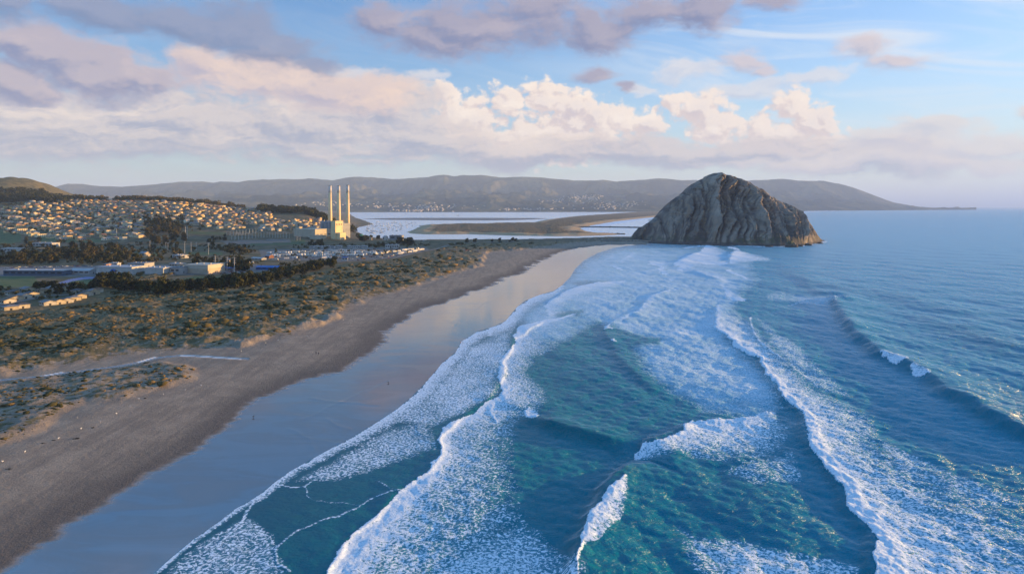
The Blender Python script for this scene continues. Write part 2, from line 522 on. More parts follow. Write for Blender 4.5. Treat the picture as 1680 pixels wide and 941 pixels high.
def on_land(px, py, z0=7.0):
    """point where the view ray of a survey point meets the ground (a few steps of iteration)"""
    z = z0
    for _ in range(40):
        x, y, _z = W3(px, max(py, HOR + 2), z) if z < H_CAM - 2 and py > HOR + 1 else (0, 0, 0)
        if y <= 0 or y > 9000: return None
        zn = zat(x, y)
        if abs(zn - z) < 0.05: break
        z = z * 0.5 + zn * 0.5
    return (x, y, zn)


# ---------------------------------------------------------------- ground sheet
FIELDS = [([(-60, 452), (0, 451), (56, 451), (62, 459), (52, 468), (-60, 470)], 1),
          ([(97, 464), (112, 458), (165, 455), (166, 462), (152, 467)], 1),
          ([(300, 455), (318, 451), (366, 452), (362, 461), (303, 462)], 1),
          ([(0, 377), (35, 380), (35, 397), (0, 402), (-60, 402), (-60, 377)], 1), ([(66, 384), (165, 392), (165, 398), (66, 397)], 1),
          ([(222, 412), (258, 412), (260, 419), (235, 420)], 1), ([(302, 412), (364, 412), (366, 417), (310, 417)], 1), ([(308, 379), (372, 381), (370, 385), (308, 384)], .8),
          ([(405, 397), (500, 393), (500, 400), (410, 402)], .8)]
TRACK = [(95, 462), (112, 456), (135, 452), (202, 450.5), (203, 454), (140, 455.5), (118, 459), (104, 464)]
PAVED = [([(0, 436), (300, 432), (420, 432), (470, 440), (400, 446), (300, 449), (200, 450), (60, 451), (0, 451)], 1),
         ([(425, 408), (560, 405), (700, 404), (704, 409), (650, 422), (560, 428), (430, 424)], .75), ([(360, 395), (475, 392), (478, 398), (372, 400)], .7),
        ]


def make_ground():
    prow = np.concatenate([np.arange(1150, 480, -1.5), np.arange(480, 345, -0.75)])
    ys = FOC * H_CAM / (prow - HOR)
    us = np.arange(-1.15, 0.36, 1.35 / FOC)
    Y, Uu = np.meshgrid(ys, us, indexing='ij')
    X = Uu * Y
    x, y = X.ravel(), Y.ravel()
    z, d = land_z(x, y, True)
    px2, py2 = px_of(x, y, np.where(z > 9, z, 7.0))
    jx = x + 2.0 * perlin(x / 7, y / 7, 71) + 3.5 * perlin(x / 21, y / 30, 72); jy = y + 3 * perlin(x / 9, y / 12, 73)
    grass = np.zeros(len(x)); paved = np.zeros(len(x)); track = np.zeros(len(x))
    for poly, v in FIELDS:
        grass = np.maximum(grass, inside(px2, py2, poly) * v)
    for poly, v in PAVED:
        paved = np.maximum(paved, inside(px2, py2, poly) * v)
    track = inside(px2, py2, TRACK) * 1.0
    # wet sand: ragged landward edge (thin tongues along the slope)
    rag = 9.0 * fbm2(x / 30, y / 5.5, 4, 77, 0.6) + 3.5 * perlin(x / 30, y / 30, 78)
    wet = 1 - sstep(d['d_w'] + rag * np.clip(y / 350, 0.6, 3), -4.5, 2.0)
    damp = 1 - sstep(d['d_w'] + 8 * perlin(x / 40, y / 60, 79), 0, 30)
    # the little creek across the beach
    creek_l = line_w([(0, 624), (60, 619), (110, 612), (150, 607), (200, 600), (240, 592), (262, 587), (300, 583.5), (340, 585.5), (402, 589)], 2.0)
    cd = np.abs(sdist(jx * 0.3 + x * 0.7, jy * 0.3 + y * 0.7, creek_l))
    creek = 1 - sstep(cd, 0.8, 3.2)
    z = z - creek * 0.25
    foam_l = line_w([(70, 617), (103, 611)], 2.0); foam_2 = line_w([(228, 594), (255, 586)], 2.0); foam_3 = line_w([(298, 583.5), (330, 584.5), (395, 589)], 2.0)
    cfoam = np.maximum.reduce([1 - sstep(np.abs(sdist(x, y, l)), 0.3, 1.5) for l in (foam_l, foam_2, foam_3)])
    veg_s = sstep(d['t_s'], 0, 22) * (0.62 + 0.38 * sstep(d['t_s'], 40, 160))
    veg_n = sstep(d['t_n'], 1, 8) * 0.38
    veg = np.maximum(veg_s, veg_n)
    scarp = np.maximum(sstep(d['t_s'], -1, 1) * (1 - sstep(d['t_s'], 3, 6)), 0) * d['bl']
    veg = veg * (1 - scarp * 0.8)
    urban = sstep(d['inland'], -10, 20)
    knoll = sstep(d['knoll'], 12, 45)
    # thin ripples left on the wet sand by the last swash
    for pl in ([(507, 653), (530, 657), (561, 659), (592, 645), (624, 633), (640, 626)], [(500, 688), (530, 672), (561, 659)], [(538, 687), (552, 696), (572, 706)], [(470, 702), (490, 712), (508, 718), (514, 736), (508, 751)],
               [(512, 720), (551, 727), (590, 722)], [(650, 527), (700, 521), (742, 526), (752, 548)], [(560, 659), (620, 664)], [(796, 497), (815, 489), (832, 478)], [(782, 505), (800, 492)]):
        ln = line_w(pl)
        dd = np.abs(sdist(x + 2.0 * perlin(x / 7, y / 12, 84), y + 2.5 * perlin(x / 9, y / 9, 83), ln))
        z = z + 0.065 * np.exp(-(dd / (0.5 + y / 900)) ** 2)
    keep = (d['d_main'] > -60) | (d['d_f'] > -60) & (y < 1600)
    attrs = dict(wet=wet, damp=damp, veg=veg, grass=grass, paved=paved, track=track, creek=creek, cfoam=cfoam, urban=urban, knoll=knoll, scarp=scarp)
    v, f, attrs = keep_faces(np.stack([x, y, z], 1), grid_faces(*X.shape), keep, attrs)
    return mesh_np('ground', v, f, mat_ground(), smooth=True, attrs=attrs)


def mat_ground():
    m, T = new_mat('ground_material')
    P = T.n('ShaderNodeNewGeometry').outputs['Position']
    A = {k: T.attr(k) for k in ('wet', 'damp', 'veg', 'grass', 'paved', 'track', 'creek', 'cfoam', 'urban', 'knoll', 'scarp')}
    fine = T.noise(P, 1.6, 6, 0.65); mid = T.noise(P, 0.09, 6, 0.62); big = T.noise(P, 0.012, 5, 0.6)
    # sand, raked along the beach by tyres and tides
    streak = T.noise(T.v('MULTIPLY', P, (0.16, 0.016, 0.1)), 1.0, 5, 0.6)
    sand = T.mix(T.ss(mid, 0.35, 0.7), (0.235, 0.190, 0.145), (0.305, 0.248, 0.187))
    sand = T.mix(T.mul(T.ss(streak, 0.45, 0.6), 0.45), sand, (0.155, 0.128, 0.105))
    sand = T.mix(T.mul(A['damp'], 0.78), sand, (0.085, 0.072, 0.064))
    sand = T.mix(T.mul(A['scarp'], 0.15), sand, (0.34, 0.255, 0.16))
    # scrub: grey green and dark green brush, dry tan grass between
    vg = T.mix(T.ss(fine, 0.35, 0.65), (0.060, 0.054, 0.021), (0.15, 0.112, 0.047))
    vg = T.mix(T.ss(mid, 0.45, 0.62), vg, (0.22, 0.155, 0.072))
    vg = T.mix(T.mul(T.ss(big, 0.5, 0.66), 0.75), vg, (0.085, 0.08, 0.03))
    vm = T.ss(T.add(A['veg'], T.mul(T.sub(T.noise(P, 0.20, 6, 0.68), 0.5), 2.0)), 0.30, 0.55)
    vm = T.mul(vm, T.ss(A['veg'], 0.02, 0.15))
    c = T.mix(vm, sand, vg)
    # the plain and the town slopes: rough ground, gardens, dry grass
    ub = T.mix(T.ss(T.noise(P, 0.035, 5, 0.6), 0.4, 0.6), (0.066, 0.058, 0.026), (0.17, 0.125, 0.065))
    ub = T.mix(T.mul(T.ss(T.noise(P, 0.011, 4, 0.6), 0.5, 0.62), 0.7), ub, (0.062, 0.068, 0.022))
    c = T.mix(T.mul(A['urban'], 0.9), c, ub)
    kn = T.mix(T.ss(T.noise(P, 0.03, 6, 0.65), 0.42, 0.62), (0.17, 0.135, 0.055), (0.085, 0.08, 0.035))
    c = T.mix(A['knoll'], c, kn)
    gr = T.mix(T.ss(T.noise(P, 0.06, 4, 0.6), 0.35, 0.65), (0.055, 0.095, 0.03), (0.10, 0.125, 0.045))
    c = T.mix(A['grass'], c, gr)
    pv = T.mix(mid, (0.12, 0.12, 0.125), (0.20, 0.19, 0.185))
    c = T.mix(A['paved'], c, pv)
    c = T.mix(A['track'], c, (0.17, 0.20, 0.36))
    wn = T.noise(T.v('MULTIPLY', P, (0.022, 0.06, 0.1)), 1.0, 6, 0.62, 0.8)
    wetc = T.mix(T.ss(wn, 0.35, 0.65), (0.022, 0.024, 0.030), (0.080, 0.066, 0.056))
    wm = T.m('MAXIMUM', A['wet'], A['creek'])
    c = T.mix(wm, c, wetc)
    c = T.mix(A['cfoam'], c, (0.7, 0.7, 0.7))
    rough = T.ss(wm, 0.25, 0.85, 0.85, T.ss(wn, 0.4, 0.66, 0.03, 0.13), 'LINEAR')
    rough = T.m('MAXIMUM', rough, T.mul(A['cfoam'], 0.8))
    dry = T.sub(1.0, wm)
    hgt = T.add(T.mul(fine, T.mad(dry, 0.35, 0.0)), T.mul(T.noise(P, 0.45, 5, 0.6), T.mad(dry, 0.5, 0.0)))
    wob = T.noise(T.v('MULTIPLY', P, (0.5, 1.2, 1.0)), 1.0, 3, 0.5)
    hgt = T.add(hgt, T.mul(wob, T.mul(wm, 0.012)))
    nrm = T.bump(hgt, 0.9, 1.0)
    ior = T.mad(wm, T.ss(wn, 0.38, 0.62, 3.4, 2.2), 1.35)
    T.out(T.bsdf(c, rough, nrm, IOR=ior))
    return m


ground = tag(make_ground(), kind='structure')


# ---------------------------------------------------------------- sand spit and mud flat in the bay
def land_patch(name, poly, zmax, mat, step=(1.5, 0.28), z_ref=0.0, edge=60.0):
    pl = np.array(poly)
    P_, Q_ = np.meshgrid(np.arange(pl[:, 0].min() - 4, pl[:, 0].max() + 4, step[0]), np.arange(pl[:, 1].max() + 1.5, max(pl[:, 1].min() - 1.5, HOR + 3), -step[1]))
    Y = FOC * H_CAM / (Q_ - HOR); X = (P_ - 840) / FOC * Y
    x, y = X.ravel(), Y.ravel()
    wl = line_w(poly)
    d = np.abs(sdist(x, y, wl, True)); d = np.where(inside(x, y, wl), d, -d)
    d = d + 14 * fbm2(x / 40, y / 90, 3, 15)
    z = np.where(d > 0, zmax * sstep(d, 0, edge) * (0.55 + 0.9 * fbm2(x / 70, y / 120, 4, 31)) + np.minimum(d * 0.04, 1.0), np.maximum(d * 0.05, -3))
    v, f, a = keep_faces(np.stack([x, y, z], 1), grid_faces(*X.shape), d > -25, dict(shore=np.clip(d, 0, 400)))
    return mesh_np(name, v, f, mat, smooth=True, attrs=a)


def mat_spit():
    m, T = new_mat('spit_material')
    P = T.n('ShaderNodeNewGeometry').outputs['Position']
    s = T.attr('shore')
    n1 = T.noise(T.v('MULTIPLY', P, (0.02, 0.006, 0.02)), 1.0, 6, 0.65); n2 = T.noise(T.v('MULTIPLY', P, (0.15, 0.05, 0.1)), 1.0, 5, 0.65)
    veg = T.mix(T.ss(n2, 0.4, 0.62), (0.075, 0.066, 0.04), (0.24, 0.175, 0.10))
    c = T.mix(T.ss(T.add(T.mul(s, 0.012), T.sub(n1, 0.5)), 0.62, 1.15), (0.44, 0.31, 0.18), veg)
    T.out(T.bsdf(c, 0.9, T.bump(n2, 1.0, 3.0), Specular_IOR_Level=0.1))
    return m


spit_mat = mat_spit()
tag(land_patch('sand_spit_ground', SPIT, 8.5, spit_mat), kind='structure')
MUD = [(590, 358.8), (640, 357.6), (720, 357.2), (800, 357.4), (880, 357.6), (905, 358.6), (860, 360.4), (800, 361.6), (720, 361.3), (640, 360.6)]
m_, T_ = new_mat('mud_material')
T_.out(T_.bsdf((0.075, 0.06, 0.052), 0.5))
tag(land_patch('mudflat_ground', MUD, 0.4, m_), kind='structure')


# ---------------------------------------------------------------- hills beyond the bay
SIL = [(-400, 300), (0, 312), (60, 309), (95, 305), (112, 301.5), (150, 304.5), (200, 306.5), (240, 303.5), (290, 299), (330, 298), (352, 299), (362, 297), (390, 299), (430, 294.5), (470, 294), (520, 293),
       (545, 295), (575, 290.5), (610, 291), (655, 294), (700, 290.5), (728, 287), (745, 289.5), (762, 287), (790, 287.5), (830, 291), (850, 290), (890, 291.5), (930, 295), (965, 296.5),
       (990, 294.5), (1010, 297), (1040, 296), (1075, 293), (1100, 295), (1140, 295), (1180, 299), (1240, 296), (1277, 292.5), (1310, 296), (1350, 297), (1385, 303), (1412, 312), (1440, 323),
       (1470, 333.0), (1486, 336.0), (1502, 339.0), (1515, 342.0), (1528, 344.6), (1600, 344.0)]
HILL_Y = 22000.0


def make_hills():
    us = np.linspace(-1.35, 0.68, 1150)
    ys = np.geomspace(10600, 30000, 190)
    Y, Uu = np.meshgrid(ys, us, indexing='ij')
    X = Uu * Y
    x, y, u = X.ravel(), Y.ravel(), Uu.ravel()
    sil = np.array(SIL)
    py = np.interp(840 + FOC * u, sil[:, 0], sil[:, 1])
    crest = H_CAM + (HOR - py) * HILL_Y / FOC
    y0 = np.interp(840 + FOC * u, [0, 700, 1000, 1300, 1420, 1580], [10800, 10900, 11300, 13500, 15500, 18500])
    t = np.clip((y - y0) / (HILL_Y - y0), 0, 1)
    prof = 0.18 * sstep(t, 0, 0.3) + 0.82 * t ** 1.9
    prof = np.where(y > HILL_Y, 1 - 0.8 * sstep(y, HILL_Y, 30000), prof)
    rid = fbm2(x / 2300, y / 4200, 5, 120, 0.55, ridged=True)
    rid2 = fbm2(x / 900 + rid, y / 2400, 4, 140, 0.5, ridged=True)
    mod = 1 - (1 - sstep(t, 0.75, 1.0)) * (0.70 - 1.5 * rid)
    z = crest * prof * np.clip(mod, 0.05, 1.25) + (rid2 - 0.16) * 300 * np.sin(np.pi * np.clip(t, 0, 1)) ** 0.8
    z = z + 95 * fbm2(x / 900, y / 2000, 5, 150) * sstep(crest * prof, 40, 200)
    z = np.where(t <= 0, -8.0, np.maximum(z, 1.0) * sstep(t, 0, 0.02) + 1.5)
    m, T = new_mat('hill_material')
    P = T.n('ShaderNodeNewGeometry').outputs['Position']
    n1 = T.noise(T.v('MULTIPLY', P, (0.0011, 0.0007, 0.002)), 1.0, 7, 0.6); n2 = T.noise(T.v('MULTIPLY', P, (0.008, 0.004, 0.01)), 1.0, 5, 0.65)
    c = T.mix(T.ss(n1, 0.42, 0.62), (0.032, 0.044, 0.030), (0.13, 0.115, 0.06))
    c = T.mix(T.mul(T.ss(n2, 0.45, 0.65), 0.5), c, (0.03, 0.036, 0.022))
    T.out(T.bsdf(c, 0.95, T.bump(n2, 0.8, 30.0), Specular_IOR_Level=0.0))
    v, f, a = keep_faces(np.stack([x, y, z], 1), grid_faces(*X.shape), z > -7, dict())
    return mesh_np('hills', v, f, m, smooth=True)


hills = tag(make_hills(), kind='structure')

# ---------------------------------------------------------------- the sea
def band(P_, Q_, lead, trail, power=1.0, strength=1.0):
    """foam strip behind a leading edge: 1 at the edge, 0 at the trailing line"""
    def tip(a, b, a1, b1):
        m = ((a[0] + b[0]) / 2, (a[1] + b[1]) / 2); q = ((a1[0] + b1[0]) / 2, (a1[1] + b1[1]) / 2)
        g = math.hypot(a[0] - b[0], a[1] - b[1]); L_ = math.hypot(m[0] - q[0], m[1] - q[1]) + 1e-6
        return (m[0] + (m[0] - q[0]) / L_ * g * .4, m[1] + (m[1] - q[1]) / L_ * g * .4)
    t0, t1 = tip(lead[0], trail[0], lead[1], trail[1]), tip(lead[-1], trail[-1], lead[-2], trail[-2])
    lead = [t0] + lead + [t1]; trail = [t0] + trail + [t1]
    poly = lead + trail[::-1]
    pl = np.array(poly)
    bb = (P_ > pl[:, 0].min()) & (P_ < pl[:, 0].max()) & (Q_ > pl[:, 1].min()) & (Q_ < pl[:, 1].max())
    r = np.zeros(P_.shape)
    if not bb.any(): return r
    p, q = P_[bb], Q_[bb]
    ins = inside(p, q, poly)
    dl = np.abs(sdist(p, q * 1.6, [(a, b * 1.6) for a, b in lead])); dt = np.abs(sdist(p, q * 1.6, [(a, b * 1.6) for a, b in trail]))
    t = dl / (dl + dt + 1e-6)
    r[bb] = np.where(ins, (1 - t) ** power * strength * sstep(dl + dt, 0.5, 6), 0)
    return r


def pool(P_, Q_, poly, soft, value):
    pl = np.array(poly)
    bb = (P_ > pl[:, 0].min() - soft) & (P_ < pl[:, 0].max() + soft) & (Q_ > pl[:, 1].min() - soft) & (Q_ < pl[:, 1].max() + soft)
    r = np.zeros(P_.shape)
    p, q = P_[bb], Q_[bb]
    d = np.abs(sdist(p, q * 2.2, [(a, b * 2.2) for a, b in poly], True)); d = np.where(inside(p, q, poly), d, -d)
    r[bb] = sstep(d, -soft, soft) * value
    return r


# leading edge, trailing edge, falloff, strength   (survey points at sea level)
BANDS = [
    # thick foam front rolling onto the sand
    ([(505, 1010), (537, 941), (554, 910), (579, 879), (618, 849), (656, 810), (684, 790), (707, 774), (707, 761), (724, 748), (719, 722), (724, 706), (754, 687), (777, 676), (800, 660)],
     [(1010, 1010), (985, 945), (945, 890), (905, 850), (880, 815), (872, 790), (868, 768), (862, 748), (862, 730), (866, 712), (862, 700), (868, 690), (880, 684), (884, 674), (872, 664)], 0.75, 1.0),
    ([(800, 660), (822, 648), (820, 628), (818, 600), (834, 577), (846, 562), (842, 549), (852, 538), (875, 529), (897, 524)],
     [(880, 686), (905, 660), (903, 641), (888, 628), (872, 608), (880, 590), (915, 575), (935, 560), (950, 545), (955, 530)], 0.6, 1.0),
    # the big band from lower right to the middle
    ([(1176, 503), (1177, 523), (1172, 537), (1183, 547), (1203, 559), (1206, 568), (1220, 577), (1246, 588), (1254, 604), (1258, 618), (1275, 635), (1286, 658), (1300, 668), (1315, 678),
      (1321, 704), (1324, 728), (1343, 754), (1363, 783), (1386, 806), (1391, 834), (1420, 860), (1438, 888), (1427, 914), (1434, 941), (1440, 1010)],
     [(1200, 505), (1236, 530), (1250, 548), (1262, 563), (1272, 575), (1282, 588), (1296, 598), (1310, 610), (1322, 622), (1345, 640), (1385, 655), (1420, 672), (1440, 690),
      (1452, 705), (1440, 722), (1462, 745), (1515, 775), (1570, 800), (1650, 828), (1740, 850), (1790, 870), (1830, 900), (1850, 920), (1870, 945), (1900, 1010)], 0.55, 1.0),
    # small breakers, centre
    ([(948, 960), (948, 925), (951, 893), (962, 868), (980, 842), (1000, 815), (1020, 795), (1029, 788)], [(952, 960), (953, 930), (956, 905), (982, 893), (1008, 868), (1022, 848), (1030, 812), (1031, 790)], 0.35, 1.0),
    ([(1046, 754), (1045, 744), (1060, 733), (1085, 729), (1102, 722), (1122, 712), (1120, 702), (1136, 692), (1200, 686)],
     [(1060, 756), (1110, 757), (1180, 765), (1230, 772), (1262, 760), (1290, 745), (1305, 722), (1300, 704), (1285, 690)], 0.8, 0.95),
    ([(860, 676), (866, 686), (880, 687)], [(866, 670), (876, 673), (886, 681)], 0.3, 1.0),
    ([(1446, 584), (1458, 596), (1472, 600), (1487, 598)], [(1452, 582), (1466, 585), (1480, 590), (1490, 596)], 0.7, 0.95),
    ([(1494, 609), (1498, 618), (1512, 620), (1526, 621)], [(1498, 604), (1508, 607), (1520, 613), (1530, 620)], 0.7, 0.95),
    # far breakers under the rock
    ([(1108, 432), (1114, 424), (1127, 420), (1145, 414), (1150, 412)], [(1183, 433), (1198, 430), (1215, 424), (1212, 419), (1200, 414)], 0.4, 1.2),
    ([(1136, 424), (1148, 429), (1156, 433.5), (1186, 433.5)], [(1140, 421), (1160, 424), (1180, 427), (1200, 431)], 0.3, 1.2),
    ([(1195, 427), (1200, 418), (1204, 412), (1208, 410)], [(1232, 431), (1268, 427), (1262, 422), (1222, 413)], 0.4, 1.2),
    ([(1192, 406), (1202, 408.5), (1214, 411)], [(1196, 403.6), (1206, 405.6), (1216, 409.5)], 0.3, 1.1),
    ([(1118, 407.5), (1130, 404.6), (1150, 403)], [(1122, 409), (1150, 405.5), (1190, 403.5)], 0.5, 0.9),
    ([(1134, 442), (1150, 449), (1170, 455), (1192, 462)], [(1142, 440), (1180, 442), (1190, 450), (1204, 460)], 0.5, 0.9),
    ([(1188, 443), (1202, 449), (1219, 455), (1232, 461.5)], [(1194, 441), (1207, 446), (1222, 452), (1234, 460)], 0.3, 1.1),
    ([(1185, 466), (1190, 480), (1200, 492), (1218, 494)], [(1192, 464), (1204, 474), (1214, 484), (1226, 492)], 0.4, 1.0),
    ([(1064, 430), (1067, 433.5), (1080, 435)], [(1078, 424), (1130, 425), (1106, 436)], 0.4, 1.0),
    ([(1082, 442), (1086, 449), (1098, 451)], [(1090, 437), (1094, 444), (1100, 450)], 0.3, 1.1),
    ([(1096, 458), (1100, 461)], [(1098, 454), (1104, 459)], 0.3, 1.1),
    ([(1000, 434), (1010, 440), (1022, 443.5)], [(1004, 432), (1014, 436), (1025, 442)], 0.3, 1.0),
    ([(1018, 428), (1022, 423), (1036, 417)], [(1040, 430), (1056, 425), (1050, 418)], 0.6, 0.8),
    ([(1078, 465), (1090, 471), (1104, 474), (1080, 481), (1066, 488), (1060, 498), (1046, 512), (1034, 514), (1016, 521), (1018, 524)],
     [(1084, 464), (1098, 468), (1114, 474), (1096, 483), (1078, 491), (1072, 502), (1062, 513), (1050, 518), (1034, 522), (1030, 526)], 0.5, 0.95),
    ([(993, 538), (1000, 541), (1008, 541)], [(998, 535), (1004, 537), (1010, 539.5)], 0.3, 1.0),
    ([(1003, 560), (1008, 562)], [(1006, 556), (1012, 561)], 0.3, 1.0),
    ([(1015, 528), (1002, 534), (996, 539)], [(1019, 529), (1006, 536), (1000, 541)], 0.4, 0.7),
    # swash edge that reaches up the wet sand
    ([(160, 1010), (215, 968)] + FRONT[3:22], [(186, 1010), (232, 968), (262, 941), (292, 918), (333, 883), (372, 858), (398, 838), (436, 818), (468, 795), (498, 777), (552, 748), (596, 730), (640, 705), (672, 690), (700, 670),
      (722, 650), (742, 628), (756, 606), (770, 588), (784, 572), (800, 556), (820, 546)], 1.0, 0.95),
    ([(800, 538), (822, 530), (836, 520), (848, 504), (862, 493), (884, 484), (908, 477), (922, 468)], [(830, 556), (850, 543), (860, 530), (875, 515), (890, 503), (905, 495), (922, 487), (930, 478)], 0.9, 0.95),
    ([(900, 512), (894, 502), (903, 494), (924, 481), (948, 470), (981, 463), (1002, 462)], [(930, 516), (960, 506), (985, 498), (1005, 488), (1020, 478), (1030, 470), (1034, 464)], 0.8, 0.95),
]
POOLS = [  # spent foam that drifts between the breakers
    ([(850, 520), (930, 455), (960, 425), (1010, 408), (1090, 404), (1180, 408), (1230, 430), (1240, 462), (1190, 500), (1170, 540), (1215, 575), (1255, 620), (1280, 665), (1260, 690), (1150, 670), (1050, 610), (1040, 560),
      (1000, 520), (930, 560), (880, 560)], 26, 0.52),
    ([(1040, 548), (1165, 520), (1215, 580), (1255, 620), (1275, 655), (1240, 672), (1130, 655), (1060, 615)], 26, 0.62),
    ([(1000, 440), (1180, 425), (1220, 470), (1180, 550), (1040, 552), (960, 520), (900, 540), (870, 525), (930, 480)], 20, 0.60),
    ([(640, 690), (700, 650), (745, 600), (770, 570), (835, 540), (835, 585), (815, 620), (815, 645), (760, 675), (715, 700)], 16, 0.50),
    ([(480, 790), (560, 750), (630, 705), (700, 690), (712, 735), (640, 760), (540, 790)], 18, 0.44),
    ([(270, 941), (330, 890), (400, 850), (450, 880), (470, 941), (430, 1010), (220, 1010)], 16, 0.44),
    ([(700, 941), (860, 850), (900, 890), (960, 941), (930, 1010), (700, 1010)], 30, 0.50),
    ([(1120, 885), (1180, 880), (1300, 910), (1400, 930), (1430, 1010), (1180, 1010)], 22, 0.55),
    ([(1180, 770), (1300, 740), (1318, 790), (1240, 800)], 22, 0.36),
    ([(1240, 520), (1300, 560), (1340, 600), (1400, 650), (1340, 640), (1280, 590)], 16, 0.40),
    ([(1270, 478), (1400, 490), (1350, 500), (1250, 492)], 14, 0.34),
    ([(1440, 720), (1560, 775), (1700, 830), (1600, 835), (1480, 790)], 16, 0.40),
    ([(1100, 860), (1180, 890), (1130, 900)], 12, 0.3),
]
HOLES = [([(870, 590), (940, 560), (975, 530), (1025, 545), (1035, 590), (1075, 640), (1130, 690), (1060, 735), (960, 700), (900, 660), (880, 630)], 24, 0.62),
         ([(940, 462), (1000, 458), (1000, 468), (950, 472)], 8, 0.5), ([(1180, 392), (1260, 404), (1210, 404), (1120, 399)], 5, 0.7),
         ([(975, 540), (1020, 545), (1090, 556), (1080, 566), (1000, 566)], 9, 0.8), ([(905, 510), (955, 508), (950, 518), (905, 520)], 6, 0.6)]
# crest line (from far to near), height, width of the shoreward face, width of the back
CRESTS = [([(1366, 486), (1382, 515), (1410, 555), (1447, 583), (1497, 605), (1525, 620), (1565, 650), (1620, 683), (1690, 716), (1800, 765)], 3.8, 5.0, 20),
          ([(1045, 748), (1025, 780), (1000, 808), (965, 858), (952, 890), (948, 941), (946, 1010)], 3.2, 2.8, 14),
          ([(860, 678), (885, 688), (935, 706), (1000, 726), (1045, 746)], 2.1, 4.5, 12),
          ([(1135, 690), (1110, 716), (1060, 734), (1045, 746)], 1.1, 2.5, 9),
          ([(1176, 503), (1172, 537), (1205, 563), (1250, 590), (1258, 618), (1286, 658), (1318, 684), (1324, 728), (1363, 783), (1391, 834), (1430, 880), (1430, 941), (1438, 1010)], 1.1, 2.0, 16),
          ([(1231, 523), (1233, 540), (1245, 561), (1262, 575), (1279, 590), (1320, 618)], 0.7, 4.0, 14),
          ([(505, 1010), (537, 941), (579, 879), (618, 849), (656, 810), (707, 774), (724, 748), (719, 722), (754, 687), (800, 660), (820, 628), (834, 577), (846, 555), (897, 524)], 0.55, 1.2, 12),
          ([(1016, 521), (1000, 533), (993, 541), (1003, 556), (1010, 582), (1030, 604), (1060, 630), (1090, 652)], 0.8, 3, 10),
          ([(1104, 474), (1066, 488), (1046, 512), (1016, 521)], 1.0, 4, 12),
          ([(895, 501), (924, 480), (948, 470), (981, 463), (1002, 462)], 0.6, 3, 14),
          ([(1560, 528), (1620, 552), (1690, 578)], 1.1, 16, 30), ([(1320, 455), (1330, 470), (1366, 486)], 1.3, 10, 26), ([(1290, 440), (1330, 462), (1420, 480)], 0.8, 14, 34),
          ([(1420, 470), (1520, 500), (1640, 520)], 0.6, 20, 40),
          ([(1500, 800), (1580, 840), (1690, 880)], 0.55, 8, 14), ([(1280, 700), (1240, 760), (1260, 830), (1340, 900)], 0.5, 8, 14),
          ([(1140, 795), (1180, 830), (1230, 855), (1310, 880)], 0.5, 6, 12),
          ([(1134, 442), (1170, 455), (1192, 462)], 1.5, 8, 20), ([(1195, 428), (1204, 412)], 2.0, 8, 20), ([(1108, 432), (1145, 414)], 1.6, 8, 20)]
THIN = [  # thin foam rims of old swashes and small spilling crests
    ([(1112, 473), (1090, 480), (1066, 488), (1058, 500), (1044, 513), (1018, 521), (1000, 533), (992, 541)], 0.55, 0.95), ([(1231, 520), (1234, 540), (1246, 561), (1262, 575), (1282, 590), (1322, 618), (1340, 634)], 0.5, 0.8),
    ([(895, 502), (906, 492), (926, 480), (950, 470), (985, 462), (1004, 463)], 0.6, 0.95), ([(852, 539), (872, 529), (900, 523)], 0.5, 0.9),
    ([(930, 452), (960, 450), (985, 446)], 0.6, 0.75), ([(1018, 476), (1040, 470), (1072, 468)], 0.5, 0.7), ([(960, 432), (985, 428), (1010, 420)], 0.6, 0.7), ([(1140, 462), (1166, 470), (1186, 480)], 0.5, 0.8),
    ([(1120, 700), (1150, 697), (1200, 688), (1262, 689)], 0.6, 0.7),
    ([(1060, 528), (1110, 520), (1160, 512)], 0.5, 0.6), ([(1290, 500), (1330, 494), (1375, 497)], 0.5, 0.6), ([(1190, 640), (1230, 652), (1262, 668)], 0.5, 0.5), ([(1150, 742), (1200, 752), (1262, 748)], 0.5, 0.55),
    ([(317, 941), (348, 910), (366, 884), (394, 859), (404, 842), (415, 825), (424, 812)], 0.5, 0.9), ([(451, 791), (470, 797), (497, 799), (530, 780), (561, 761), (584, 752), (620, 750), (650, 752)], 0.35, 0.7),
    ([(497, 799), (503, 813), (520, 820), (560, 825), (590, 828)], 0.3, 0.55), ([(470, 941), (457, 925), (451, 905), (455, 896), (472, 882), (492, 869), (528, 854), (561, 845), (584, 833), (610, 818), (640, 808), (655, 807)], 0.55, 0.6),
    ([(584, 713), (592, 723), (584, 732)], 0.3, 0.7), ([(670, 661), (690, 668), (698, 682), (684, 700), (692, 714), (712, 720)], 0.45, 0.55), ([(700, 672), (735, 674), (760, 678)], 0.4, 0.6),
    ([(783, 544), (768, 560), (762, 580), (766, 590)], 0.5, 0.8), ([(620, 790), (640, 803), (655, 807)], 0.3, 0.5)]


